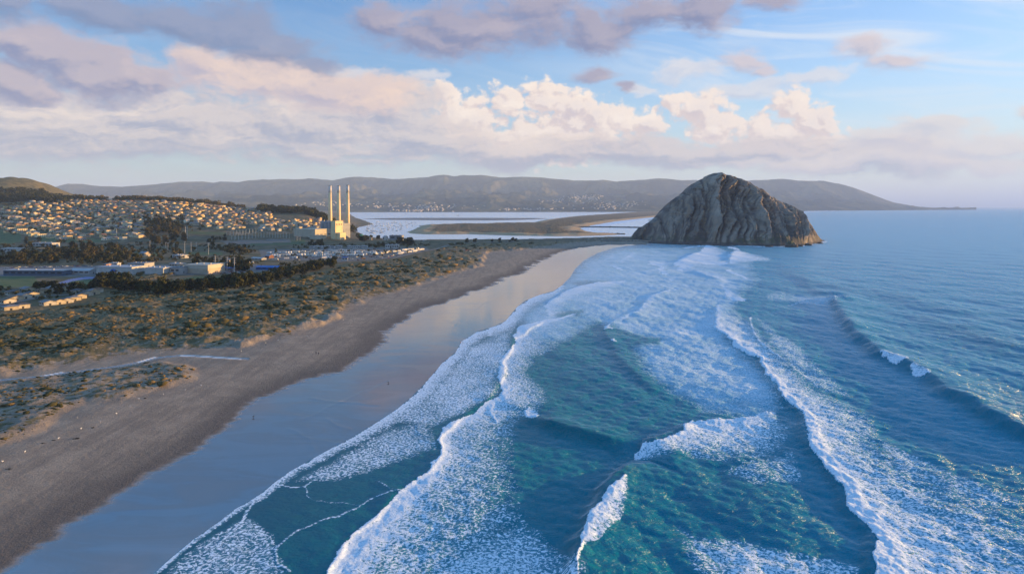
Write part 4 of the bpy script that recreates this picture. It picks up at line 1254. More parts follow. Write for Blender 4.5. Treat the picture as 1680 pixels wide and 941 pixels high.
jetty([(940, 372.6), (1000, 373.0), (1056, 373.8)], 4.5, 9, 'long straight dark stone breakwater running from the sand spit to the rock', 500)
jetty([(985, 383.3), (1024, 384.2)], 2.5, 8, 'short stone groyne off the tip of the sand spit', 150)

# ---------------------------------------------------------------- power station
TH = R(-30)                 # the street grid of the town leans this much


def site(px, py, z=6.0):
    x, y, _ = W3(px, py, z)
    return x, y, z


def power_station():
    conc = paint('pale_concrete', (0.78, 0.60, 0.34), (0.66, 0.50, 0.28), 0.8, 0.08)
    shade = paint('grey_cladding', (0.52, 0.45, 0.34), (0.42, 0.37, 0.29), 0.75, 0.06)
    ribs = paint('blue_grey_steel', (0.26, 0.27, 0.29), (0.19, 0.20, 0.22), 0.6, 0.1)
    ox, oy, oz = site(517, 395, 6)
    o = empty('power_station', (ox, oy, oz), TH)
    # local frame: +x along the shaded front to the west, y away; origin at the near corner of the turbine hall
    s = oy / FOC                                    # metres per pixel here
    w_l = 43 * s / math.cos(TH); w_r = 28 * s / abs(math.sin(TH)) * 0.72
    hall = MB(); hall.box(-w_l, 0, 0, w_r, -2, 18.5 * s)
    for k in range(12):
        hall.box(-w_l + (k + 0.42) * w_l / 12, -w_l + (k + 0.52) * w_l / 12, -0.5, 0.002, 0, 18.2 * s)
    hall.build('turbine_hall', shade, o)
    rf = MB(); rf.box(-w_l - 0.4, 0.4, -0.6, w_r + 0.4, 18.5 * s + 0.003, 18.5 * s + 1.1); rf.build('hall_roof', shade, o)
    for k in range(4):
        w = MB(); w.box(0.003, 0.12, 4 + k * (w_r - 8) / 4, 4 + (k + 0.6) * (w_r - 8) / 4, 9 * s, 11 * s); w.build('louvre', M_dark, o)
        w = MB(); w.box(-w_l + 4 + k * w_l / 4, -w_l + 4 + (k + .55) * w_l / 4, -0.62, -0.503, 4 * s, 6 * s); w.build('louvre', M_dark, o)
    # boiler structures behind: ribbed blue-grey cylinders and frames
    bl = MB()
    y0 = w_r + 2
    L = 54 * s / math.cos(TH)
    x0 = -32 * s
    bl.box(x0 - 6, x0 + L * 0.72, y0 + 12, y0 + 40, -2, 28 * s)
    bl.build('boiler_house', ribs, o)
    dr = MB()
    for k in range(6):
        cx = x0 + 2 + k * L * 0.70 / 5
        dr.tube([(cx, y0 + 8, -2), (cx, y0 + 8, 30 * s), (cx, y0 + 8, 31.5 * s)], [6.6, 6.6, 4.8], 20)
    dr.build('boiler_drums', ribs, o, True)
    fr = MB()
    for k in range(9):
        xx = x0 - 4 + k * L * 0.75 / 8
        fr.box(xx - 0.35, xx + 0.35, y0 + 0.4, y0 + 1.1, 0, 29.6 * s)
    for zz in (21.5, 25, 29): fr.box(x0 - 5, x0 + L * 0.72, y0 + 0.45, y0 + 1.15, zz * s, zz * s + 0.5)
    fr.build('gantry_frame', M_steel, o)
    # tall sunlit block on the right and its annexe
    t = MB(); tx, ty = 30 * s, 8.0
    wl, wr = 4 * s / math.cos(TH), 26.0
    t.box(tx, tx + wl + 8, ty, ty + wr, -2, 32.0 * s); t.build('tall_block', conc, o)
    t2 = MB(); t2.box(tx - 0.5, tx + wl + 8.5, ty - 0.5, ty + wr + 0.5, 32 * s + 0.003, 33 * s); t2.build('tall_block_roof', conc, o)
    for k in range(3):
        v = MB(); v.box(tx + wl + 8.003, tx + wl + 8.15, ty + 3 + k * 8, ty + 7 + k * 8, 26 * s, 28.5 * s); v.build('louvre', M_dark, o)
    a = MB(); a.box(tx + wl + 8.01, tx + wl + 20, ty + 4, ty + 24, -2, 14 * s); a.build('annexe', conc, o)
    l = MB(); l.box(4.0, 26 * s, -22, -0.7, -2, 9.5 * s); l.build('pump_house', shade, o)
    l2 = MB(); l2.box(3.4, 26 * s + .6, -22.6, -0.1, 9.5 * s + .003, 9.5 * s + 0.7); l2.build('pump_house_roof', shade, o)
    tag(o, 'tall sunlit concrete power station with blue-grey boiler drums', 'power station')

    for i, (px, py_b, py_t, lab) in enumerate(((541.5, 386, 304.6, 'leftmost of the three tall power station chimneys'), (555.6, 388, 304.6, 'middle one of the three tall power station chimneys'),
                                               (570.4, 392.4, 303.6, 'rightmost of the three tall chimneys, standing free to the ground with dark openings'))):
        x, y, z = site(px, py_b, 6)
        x = (px - 840) / FOC * y
        ht = (py_b - py_t) * y / FOC
        c = empty('chimney', (x, y, z), TH)
        r0 = 3.9 * y / FOC; r1 = 2.3 * y / FOC
        k = 0.86
        m = MB(); m.tube([(0, 0, -1), (0, 0, ht * .45), (0, 0, ht * k)], [r0, r0 * .60 + r1 * .40, r1 * 1.06], 28); m.build('shaft', conc, c, True)
        cp = MB(); cp.tube([(0, 0, ht * k + .003), (0, 0, ht - 1.2)], [r1 * 1.07, r1], 28); cp.build('pale_top', paint('chimney_top', (0.66, 0.62, 0.58), (0.5, 0.47, 0.44), 0.8), c, True)
        ri = MB(); ri.tube([(0, 0, ht - 1.3), (0, 0, ht - 1.3), (0, 0, ht), (0, 0, ht)], [r1 * .9, r1 * 1.16, r1 * 1.16, r1 * .8], 28); ri.build('rim', M_steel, c)
        if i == 2:
            op = MB()
            for zz in (10, 17.5):
                for w_ in (-1, ):
                    op.box(r0 * .90, r0 * 1.03, -3.4, 0.2, zz, zz + 5.0)
            op.rot = 0
            ob = op.build('opening', M_dark, c); ob.rotation_euler = (0, 0, R(-68))
        tag(c, lab, 'chimney', 'chimneys of the power station')


power_station()


def building(name, cat, label, px0, px1, py, hpx, depth, wall, roof_m, rot=TH, roof='flat', z=6.0, windows=None, group=None, frac=0.7, extra=None):
    """a free-standing building whose front runs from px0 to px1 with its foot at row py"""
    x, y, _ = W3((px0 + px1) / 2, py, z)
    s = y / FOC
    W_ = (px1 - px0) * s * frac / max(math.cos(rot), 0.3)
    h = hpx * s
    o = empty(name, (x, y, zat(x, y) if z == 6.0 else z), rot)
    m = MB()
    if roof == 'gable':
        m.gable_wall(-W_ / 2, W_ / 2, 0, depth, -1.5, h * 0.68, h * 0.97); m.build('wall', wall, o)
        r = MB(); r.gable(-W_ / 2 - .6, W_ / 2 + .6, -.7, depth + .7, h * 0.66, h * 1.0 + .1); r.build('roof', roof_m, o)
    elif roof == 'hip':
        m.box(-W_ / 2, W_ / 2, 0, depth, -1.5, h * 0.66); m.build('wall', wall, o)
        r = MB(); r.hip(-W_ / 2 - .7, W_ / 2 + .7, -.7, depth + .7, h * 0.66 + .26, h); r.build('roof', roof_m, o)
    else:
        m.box(-W_ / 2, W_ / 2, 0, depth, -1.5, h); m.build('wall', wall, o)
        r = MB(); r.box(-W_ / 2 - .5, W_ / 2 + .5, -.6, depth + .6, h + .003, h + .55)
        for k in range(3): r.box(-W_ / 2 + W_ * (.15 + .3 * k), -W_ / 2 + W_ * (.15 + .3 * k) + 2.4, depth * .4, depth * .4 + 2, h + .553, h + 1.7)
        r.build('roof', roof_m, o)
    nwin = windows if windows is not None else max(2, int(W_ / 6))
    hw = h * (0.66 if roof != 'flat' else 1.0)
    for k in range(nwin):
        c = -W_ / 2 + (k + .5) * W_ / nwin
        w = MB(); w.box(c - W_ / nwin * .32, c + W_ / nwin * .32, -.10, -.003, hw * .42, hw * .74); w.build('window', M_glass, o)
    dm = MB(); dm.box(W_ / 2 + .003, W_ / 2 + .09, depth * .4, depth * .4 + 1.6, -.2, min(2.3, hw * .6)); dm.build('door', M_dark, o)
    if extra: extra(o, W_, h, depth)
    tag(o, label, cat, group)
    return o


P_white = paint('white_plaster', (0.46, 0.45, 0.43), (0.37, 0.36, 0.35), 0.7, 0.15)
P_tan = paint('tan_plaster', (0.47, 0.38, 0.28), (0.38, 0.31, 0.23), 0.75, 0.15)
P_pale = paint('pale_grey_plaster', (0.38, 0.37, 0.36), (0.30, 0.295, 0.29), 0.75, 0.15)
P_blue = paint('bright_blue_paint', (0.015, 0.13, 0.42), (0.02, 0.10, 0.33), 0.5, 0.3)
P_navy = paint('dark_blue_grey_paint', (0.05, 0.08, 0.13), (0.07, 0.10, 0.15), 0.6, 0.3)
P_roofw = paint('white_roofing', (0.42, 0.42, 0.43), (0.32, 0.325, 0.34), 0.7, 0.1)
P_roofg = paint('grey_roofing', (0.24, 0.25, 0.27), (0.17, 0.175, 0.19), 0.8, 0.1)
P_orange = paint('orange_tile', (0.50, 0.20, 0.06), (0.38, 0.15, 0.05), 0.8, 0.4)
P_beige = paint('beige_roofing', (0.52, 0.46, 0.38), (0.44, 0.39, 0.32), 0.8, 0.1)


def emblem(o, W_, h, d):
    m = MB()
    vs = [(-W_ * .02 + W_ * .085 * math.cos(a), -.115, h * .5 + h * .27 * math.sin(a)) for a in np.linspace(0, 2 * math.pi, 28, endpoint=False)]
    vs2 = [(p[0], -.004, p[2]) for p in vs]
    n = 28
    m._add(vs + vs2, [tuple(range(n)), tuple(range(2 * n - 1, n - 1, -1))] + [(i, n + i, n + (i + 1) % n, (i + 1) % n) for i in range(n)])
    m.build('oval_emblem', P_blue, o)


def gym_trim(o, W_, h, d):
    m = MB(); m.box(-W_ / 2 - .15, W_ / 2 + .15, -.16, d + .16, h * .60, h * .995); m.build('upper_band', P_beige, o)


SB = 'buildings of the school'
building('school_building', 'school', 'dark low school block with pale roof, left end of the school row', 0, 108, 451, 8, 16, P_navy, P_roofw, R(-4), windows=9, group=SB, frac=.95)
building('school_building', 'school', 'small pale blue school block left of the hall with the blue oval', 109, 149, 449, 9, 18, P_pale, P_roofw, R(-6), 'gable', windows=4, group=SB, frac=.92)
building('school_building', 'school', 'long white school hall with a blue oval on its wall', 152, 222, 450.5, 12, 26, P_white, P_roofw, R(-8), windows=0, group=SB, frac=.9, extra=emblem)
building('school_building', 'school', 'flat grey roofed block behind the white school halls', 206, 240, 440, 7, 20, P_pale, P_roofg, R(-10), windows=5, group=SB, frac=.9)
building('school_building', 'school', 'white windowless hall beside the tan gymnasium', 234, 271, 450.5, 10, 22, P_white, P_roofw, R(-10), windows=0, group=SB, frac=.9)
building('school_building', 'school', 'grey roofed link block directly left of the tan gymnasium', 270, 296, 449.5, 9, 20, P_pale, P_roofg, R(-10), windows=3, group=SB, frac=.95)
building('gymnasium', 'school', 'biggest tan gymnasium with beige upper band at the right end of the school', 296, 347, 448, 14, 34, P_tan, P_beige, R(-14), windows=0, group=SB, frac=.86, extra=gym_trim)
building('covered_walkway', 'school', 'low bright blue canopy just right of the gymnasium', 350, 385, 443.5, 4.5, 9, P_pale, P_blue, R(-6), windows=3, group=SB, frac=.95)
building('blue_shed', 'shed', 'long bright blue roofed shed among the dark cypresses', 418, 458, 441.5, 6.0, 15, P_blue, P_blue, R(-5), 'gable', windows=4, frac=.95)
building('school_building', 'school', 'orange fronted hut behind the long white school hall', 166, 176, 437, 4, 10, P_orange, P_roofg, R(-10), windows=1, group=SB)
building('school_building', 'school', 'thin white canopy roof behind the long white school hall', 175, 196, 435, 2.6, 8, P_white, P_roofw, R(-6), windows=2, group=SB)
building('warehouse', 'building', 'white roofed store with two pale tanks above the school', 276, 302, 423, 5, 16, P_white, P_roofw, TH, windows=2)
building('warehouse', 'building', 'low cream building above the gymnasium', 271, 297, 437, 5, 14, P_tan, P_roofw, TH, windows=3)
building('clubhouse', 'building', 'long white flat roofed building among trees at the far left', 42, 96, 404, 6, 20, P_white, P_roofw, R(-12), windows=6)
building('clubhouse', 'building', 'long white roofed building lying left of the dark grove', -8, 36, 413, 6, 18, P_white, P_roofw, R(-12), windows=5)
building('villa', 'house', 'orange roofed house beside the dark grove at left', 52, 76, 412, 7, 14, P_tan, P_orange, TH, 'hip', windows=2)
building('villa', 'house', 'yellow house with sunlit wall left of the sports field', 224, 241, 420, 8, 12, P_tan, P_roofg, TH, 'gable', windows=2)
building('villa', 'house', 'brown roofed house among trees above the school', 189, 206, 415, 6, 12, P_tan, P_roofg, TH, 'hip', windows=2)
building('hangar', 'building', 'grey flat roofed shed beyond the green tank by the channel', 638, 660, 394, 8, 18, P_roofg, P_roofg, R(-8), windows=2, frac=.95)
building('boathouse', 'building', 'small white gabled building left of the grey shed', 626, 632.5, 394, 8, 10, P_white, P_roofw, R(-60), 'gable', windows=1)
building('shed', 'shed', 'small sunlit yellow shed right of the green tank', 601, 608, 394, 4, 9, P_tan, P_tan, TH, windows=1)
LW = 'long white sheds below the power station'
for (a, b, py, hp, lb) in ((508, 549, 407, 3.4, 'longest low white shed in front of the power station'), (551, 560, 406.6, 3.4, 'shortest low white shed, beside the longest one'), (569, 590, 406.8, 3.6, 'low white shed below the right chimney'),
                           (592, 602, 406.8, 3.6, 'small low white shed below the green tank'), (632, 654, 407, 6, 'tallest white shed above the end of the trailer rows')):
    building('long_shed', 'shed', lb, a, b, py, hp, 8, P_white, P_roofw, R(-2), windows=6, group=LW, frac=1.0)

# green tank
tx, ty, tz = site(592.6, 392.6)
tk = empty('storage_tank', (tx, ty, tz))
P_green = paint('green_tank_paint', (0.09, 0.26, 0.15), (0.07, 0.20, 0.12), 0.5, 0.1)
mb = MB(); mb.tube([(0, 0, -1), (0, 0, 12.5)], [5.4, 5.4], 28); mb.build('shell', P_green, tk, True)
mb = MB(); mb.tube([(0, 0, 12.503), (0, 0, 13.4), (0, 0, 13.9)], [5.5, 3.0, 0.3], 28); mb.build('roof', P_green, tk)
mb = MB(); mb.box(5.40, 5.6, -.4, .4, 0, 13); mb.build('ladder', M_steel, tk)
tag(tk, 'round green storage tank right of the chimneys', 'tank')
for i, (px, py, r, h, lb) in enumerate(((53.4, 336, 8.5, 8, 'left one of two round sunlit tanks on the slope under the wooded hill'), (66.5, 335.6, 9, 8, 'right one of two round sunlit tanks on the slope under the wooded hill'))):
    y = 2330.0; x = (px - 840) / FOC * y
    tk = empty('water_tank', (x, y, zat(x, y)))
    mb = MB(); mb.tube([(0, 0, -4), (0, 0, h)], [r, r], 28); mb.build('shell', P_tan, tk, True)
    mb = MB(); mb.tube([(0, 0, h + .003), (0, 0, h + 1.2)], [r * 1.02, .5], 28); mb.build('roof', P_beige, tk)
    tag(tk, lb, 'tank', 'water tanks on the slope')

# ---------------------------------------------------------------- trees
def leaf_mat(name, dark, light, scale=0.35):
    m, T = new_mat(name)
    r = T.n('ShaderNodeObjectInfo').outputs['Random']
    g = T.n('ShaderNodeNewGeometry')
    n = T.noise(g.outputs['Position'], scale, 4, 0.6, dim='3D')
    c = T.mix(T.ss(T.add(n, T.mul(T.sub(r, 0.5), 0.25)), 0.36, 0.64), dark, light)
    T.out(T.bsdf(c, 0.85, None, Specular_IOR_Level=0.12))
    return m


L_cyp = leaf_mat('cypress_leaves', (0.021, 0.026, 0.010), (0.054, 0.055, 0.016))
L_euc = leaf_mat('eucalyptus_leaves', (0.032, 0.035, 0.013), (0.105, 0.082, 0.028))
L_oak = leaf_mat('oak_leaves', (0.026, 0.032, 0.010), (0.075, 0.068, 0.019))
L_gold = leaf_mat('autumn_leaves', (0.060, 0.050, 0.018), (0.14, 0.095, 0.030))
M_bark = paint('bark', (0.075, 0.058, 0.045), (0.045, 0.036, 0.03), 0.9, 1.2)


def crown_mesh(name, lobes, nleaf, leaf, mat, seed):
    """lobes: (x, y, z, rx, ry, rz); leaf sprays spread over and inside each lobe"""
    r = np.random.default_rng(seed)
    vol = np.array([l[3] * l[4] + l[3] * l[5] for l in lobes]); pick = r.choice(len(lobes), nleaf, p=vol / vol.sum())
    L = np.array(lobes)[pick]
    d = r.normal(0, 1, (nleaf, 3)); d /= np.linalg.norm(d, axis=1, keepdims=True)
    rad = r.uniform(0.45, 1.08, (nleaf, 1)) ** 0.6
    c = L[:, :3] + d * rad * L[:, 3:6]
    nrm = d * 0.8 + r.normal(0, 0.6, (nleaf, 3)) + np.array([0, 0, 0.3]); nrm /= np.linalg.norm(nrm, axis=1, keepdims=True)
    a = np.cross(nrm, r.normal(0, 1, (nleaf, 3))); a /= np.linalg.norm(a, axis=1, keepdims=True)
    b = np.cross(nrm, a)
    s = leaf * r.uniform(0.6, 1.4, (nleaf, 1))
    k = 5
    ang = np.linspace(0, 2 * np.pi, k, endpoint=False)
    V = np.concatenate([c[:, None] + (a[:, None] * np.cos(t) * r.uniform(.6, 1.2, (nleaf, 1, 1)) + b[:, None] * np.sin(t) * r.uniform(.5, 1.0, (nleaf, 1, 1))) * s[:, None] for t in ang], 1)
    V = V + (nrm * s * 0.25)[:, None] * r.uniform(-1, 1, (nleaf, k, 1))
    F = np.arange(nleaf * k).reshape(nleaf, k)
    me = mesh_np(name, V.reshape(-1, 3), F, mat).data
    return me


def trunk_mesh(h, r0, lean=0.0, limbs=3, seed=0):
    r = random.Random(seed)
    mb = MB()
    mb.tube([(0, 0, -1.2), (lean * .1, 0, 0.5), (lean * .5, 0, h * .5), (lean, 0, h)], [r0 * 1.4, r0, r0 * .72, r0 * .4], 8)
    for k in range(limbs):
        a = r.uniform(0, 6.28); z0 = h * r.uniform(.45, .8)
        p = (lean * z0 / h, 0, z0); l = h * .35
        mb.bar(p, (p[0] + math.cos(a) * l * .8, p[1] + math.sin(a) * l * .8, z0 + l * .7), r0 * .7)
    return mb.mesh('trunk', M_bark)


def protos():
    P = {}
    def crown_lobes(seed, n, w, z0, z1, flat=0.6, lean=0.0):
        r = random.Random(seed); out = []
        for i in range(n):
            t = r.random(); a = r.uniform(0, 6.28); q = w * (0.62 - 0.25 * abs(t - .45)) * r.uniform(.3, 1)
            z = z0 + (z1 - z0) * t; s = w * r.uniform(.28, .48)
            out.append((math.cos(a) * q + lean * t, math.sin(a) * q, z, s, s, s * flat))
        return out
    for i in range(4):
        P[('cypress', i)] = (crown_mesh('crown', crown_lobes(10 + i, 15, 7.0, 1.6, 9.0, .6, 1.2), 820, 0.70, L_cyp, i), trunk_mesh(8, .38, 1.0, 4, i))
    for i in range(3):
        P[('euc', i)] = (crown_mesh('crown', crown_lobes(20 + i, 13, 5.4, 2.5, 13.5, .9), 700, 0.72, L_euc, 30 + i), trunk_mesh(13, .30, .4, 4, 9 + i))
    for i in range(3):
        P[('oak', i)] = (crown_mesh('crown', crown_lobes(40 + i, 13, 5.8, 1.3, 7.4, .75), 640, 0.68, L_oak, 50 + i), trunk_mesh(6, .30, .2, 3, 19 + i))
    P[('gold', 0)] = (crown_mesh('crown', crown_lobes(60, 11, 4.6, 1.5, 8.5, .8), 560, 0.62, L_gold, 70), trunk_mesh(6.5, .26, .2, 3, 29))
    for o in list(col.objects):
        if o.type == 'MESH' and o.name.startswith('crown'): bpy.data.objects.remove(o)
    return P


TREE = protos()


def tree(kind, x, y, sc, label, group, z=None):
    opts = [k for k in TREE if k[0] == kind]
    cr, tr = TREE[random.choice(opts)]
    nm = {'cypress': 'cypress_tree', 'euc': 'eucalyptus_tree', 'oak': 'oak_tree', 'gold': 'broadleaf_tree'}[kind]
    o = empty(nm, (x, y, (zat(x, y) if z is None else z) - .1), random.uniform(-.5, .5) if kind == 'cypress' else random.uniform(0, 6.28))
    o.scale = (sc * random.uniform(.85, 1.2), sc * random.uniform(.85, 1.2), sc * random.uniform(.85, 1.15))
    place('crown', cr, (0, 0, 0), 0, 1, o); place('trunk', tr, (0, 0, 0), 0, 1, o)
    return tag(o, label, 'tree', group)


def ray_place(px, py, z=6.5):
    x, y, _ = W3(px, py, z)
    return x, y


def spots_px(poly, n, z=6.5, seed=0):
    r = np.random.default_rng(seed); pl = np.array(poly, float); out = []
    while len(out) < n:
        px = r.uniform(pl[:, 0].min(), pl[:, 0].max(), 400); py = r.uniform(pl[:, 1].min(), pl[:, 1].max(), 400)
        ok = inside(px, py, poly)
        out += [ray_place(a, b, z) for a, b in zip(px[ok], py[ok])]
    return out[:n]


def grove(kinds, pts, lo, hi, label, group):
    zs = land_z(np.array([p[0] for p in pts]), np.array([p[1] for p in pts]))
    for (x, y), z in zip(pts, zs):
        tree(random.choice(kinds), x, y, random.uniform(lo, hi), label, group, float(z))


# the dark windbreak along the dunes
wb = [(150, 474), (182, 470), (215, 478), (262, 481), (310, 478), (352, 475), (395, 471), (430, 463), (462, 456), (490, 450), (515, 443), (540, 437)]
L = np.array(wb, float)
pts = []
for k in range(58):
    t = k / 57 * (len(L) - 1); i = min(int(t), len(L) - 2); f = t - i
    p = L[i] * (1 - f) + L[i + 1] * f
    pts.append(ray_place(p[0] + random.uniform(-4, 4), p[1] + random.uniform(-5, 1.0)))
grove(['cypress'], pts, .95, 1.45, 'dark dense cypress in the windbreak between the dunes and the school', 'windbreak cypresses')
grove(['cypress'], [ray_place(*p) for p in ((60, 474), (72, 471), (84, 470), (88, 476), (118, 478), (132, 477), (98, 480))], .7, 1.0, 'dark cypress standing between the seaside cottages and the playing field', 'cypresses by the cottages')
grove(['oak', 'euc', 'oak', 'cypress'], spots_px([(-10, 421), (60, 417), (110, 414), (175, 410), (215, 414), (232, 428), (228, 433), (150, 431), (-10, 434)], 95, seed=1), .9, 1.5, 'dark tree in the thick grove behind the school', 'grove behind the school')
grove(['gold', 'euc'], spots_px([(112, 404), (140, 404), (182, 404), (240, 412), (230, 416), (112, 412)], 9, seed=2), .9, 1.2, 'brownish tree at the upper edge of the grove behind the school', 'brownish trees behind the school')
grove(['euc'], spots_px([(240, 397), (250, 388), (300, 392), (304, 402), (250, 404)], 26, seed=3), 1.1, 1.7, 'tall dark tree in the grove left of the twin tall masts', 'tall trees left of the twin masts')
grove(['oak', 'cypress'], spots_px([(300, 437), (330, 424), (360, 428), (398, 428), (402, 440), (384, 442), (350, 436)], 26, seed=4), .7, 1.1, 'dark tree among the buildings above the gymnasium', 'trees above the gymnasium')
grove(['cypress'], [ray_place(388, 442), ray_place(396, 441), ray_place(402, 443), ray_place(392, 436)], 1.2, 1.6, 'tall dark cypress left of the long blue shed', 'cypresses left of the blue shed')
grove(['oak'], spots_px([(330, 399), (345, 393), (375, 394), (378, 400), (340, 404)], 10, seed=5), .8, 1.1, 'rounded dark tree left of the switchyard', 'trees left of the switchyard')
grove(['oak', 'gold'], spots_px([(366, 411), (372, 405), (405, 404), (408, 414), (380, 417)], 12, seed=6), .8, 1.2, 'brown green tree between the playing field and the trailer rows', 'trees before the trailer rows')
grove(['oak', 'cypress'], spots_px([(502, 404), (510, 398), (530, 398), (532, 404)], 9, seed=7), .8, 1.15, 'dark tree in front of the power station', 'trees in front of the power station')
grove(['oak'], spots_px([(582, 393), (584, 389), (590, 389), (598, 392), (602, 393), (622, 390), (624, 395), (590, 396)], 13, seed=8), 1.0, 1.5, 'dark tree around the green tank', 'trees around the green tank')
grove(['cypress'], spots_px([(646, 402), (652, 396), (672, 396), (678, 400), (662, 404)], 9, seed=9), 1.0, 1.5, 'dark tree beside the grey shed by the channel', 'trees by the channel')
grove(['oak', 'euc'], spots_px([(598, 406), (602, 402), (650, 402), (652, 406)], 14, seed=10), .6, .95, 'small dark tree behind the long white sheds', 'trees behind the white sheds')
grove(['cypress'], spots_px([(755, 396), (770, 393.5), (800, 394), (850, 394), (848, 396.5), (760, 398)], 10, seed=12), .6, .9, 'low dark tree by the channel across from the sand spit', 'low trees on the channel bank')
grove(['oak', 'gold', 'oak'], spots_px([(32, 402), (40, 396), (66, 396), (72, 402), (58, 408)], 10, seed=13), .9, 1.3, 'tree at the edge of the green field far left', 'trees by the green field')


# wooded slopes that read as one mass
def wood(name, P, seed, lo=3.2, hi=6.0, mat=L_oak):
    r = np.random.default_rng(seed)
    x = np.array([p[0] for p in P]); y = np.array([p[1] for p in P]); z = land_z(x, y)
    C = []; Rr = []
    for a, b, c in zip(x, y, z):
        s = r.uniform(lo, hi)
        for k in range(3):
            C.append((a + r.normal(0, s * .6), b + r.normal(0, s * .6), c + s * r.uniform(.5, 1.7))); Rr.append(s * r.uniform(.5, .85))
    C = np.array(C); Rr = np.array(Rr)
    n = 26                                           # leaf sprays for each lump
    m = len(C)
    d = r.normal(0, 1, (m, n, 3)); d /= np.linalg.norm(d, axis=2, keepdims=True)
    c = C[:, None] + d * Rr[:, None, None] * r.uniform(.5, 1.1, (m, n, 1)) * np.array([1, 1, .85])
    c = c.reshape(-1, 3); N = len(c)
    nr = d.reshape(-1, 3) + r.normal(0, .5, (N, 3)); nr /= np.linalg.norm(nr, axis=1, keepdims=True)
    a = np.cross(nr, r.normal(0, 1, (N, 3))); a /= np.linalg.norm(a, axis=1, keepdims=True); b = np.cross(nr, a)
    s = (np.repeat(Rr, n) * r.uniform(.22, .5, N))[:, None]
    V = np.stack([c + a * s, c + b * s * .8, c - a * s, c - b * s * .9], 1).reshape(-1, 3)
    return tag(mesh_np(name, V, np.arange(N * 4).reshape(N, 4), mat), kind='stuff')


def world_pts(n, ulo, uhi, ylo, yhi, seed, cond=None):
    r = np.random.default_rng(seed); u = r.uniform(ulo, uhi, n); y = r.uniform(ylo, yhi, n)
    k = np.ones(n, bool) if cond is None else cond(u, y)
    return list(zip((u * y)[k], y[k]))


U = lambda px: (px - 840) / FOC
hw = world_pts(900, U(-60), U(112), 2380, 2800, 21) + world_pts(160, U(60), U(125), 2600, 2900, 22)
hz = land_z(np.array([p[0] for p in hw]), np.array([p[1] for p in hw]))
hw = [p for p, z in zip(hw, hz) if 316.5 + 5 * math.sin(p[0] / 60) < HOR + FOC * (H_CAM - z) / p[1] < 341 - max(0, (840 + FOC * p[0] / p[1]) - 40) * .12]
wood('hill_wood', hw, 23, 5, 10)
wood('ridge_wood', world_pts(120, U(120), U(175), 2580, 2680, 24) + world_pts(330, U(190), U(345), 2590, 2720, 25) + world_pts(70, U(345), U(400), 2590, 2680, 26), 27, 5, 11, L_euc)
wood('park_wood', world_pts(330, U(425), U(535), 2380, 2700, 28) + world_pts(60, U(532), U(580), 2300, 2560, 29), 30, 6, 12, L_oak)
wood('grove_wood', world_pts(80, U(238), U(302), 1750, 2050, 31), 32, 4, 7, L_oak)

# bushes and hedges over the plain, past counting
def shrub_pts(poly, n, seed):
    P = np.array(spots_px(poly, n, 6.5, seed))
    k = fbm2(P[:, 0] / 55, P[:, 1] / 80, 3, 660 + seed) > -0.06
    return [tuple(p) for p in P[k]]


wood('plain_shrubbery', shrub_pts([(-40, 400), (100, 398), (240, 399), (300, 398), (420, 402), (430, 412), (400, 424), (300, 430), (236, 431), (-40, 436)], 620, 61), 62, 2.0, 4.8, L_euc)
wood('park_shrubbery', shrub_pts([(400, 430), (450, 428), (560, 430), (540, 436), (480, 446), (402, 444)], 150, 63) + shrub_pts([(480, 402), (660, 400), (720, 396), (700, 403), (480, 409)], 170, 64) + shrub_pts([(0, 470), (150, 470), (150, 482), (60, 492), (0, 486)], 90, 65) + shrub_pts([(450, 410), (690, 406), (650, 422), (450, 425)], 110, 66), 67, 1.2, 2.8, L_oak)

# ---------------------------------------------------------------- houses of the town
H_wall = per_object('house_walls', [(0.78, 0.63, 0.34), (0.70, 0.58, 0.36), (0.80, 0.70, 0.47), (0.62, 0.42, 0.20), (0.74, 0.54, 0.26), (0.50, 0.43, 0.33), (0.64, 0.38, 0.19), (0.78, 0.71, 0.54)])
H_roof = per_object('house_roofs', [(0.23, 0.17, 0.13), (0.17, 0.16, 0.16), (0.30, 0.20, 0.14), (0.21, 0.205, 0.20), (0.38, 0.17, 0.09), (0.26, 0.23, 0.20), (0.14, 0.135, 0.14), (0.36, 0.32, 0.28)])


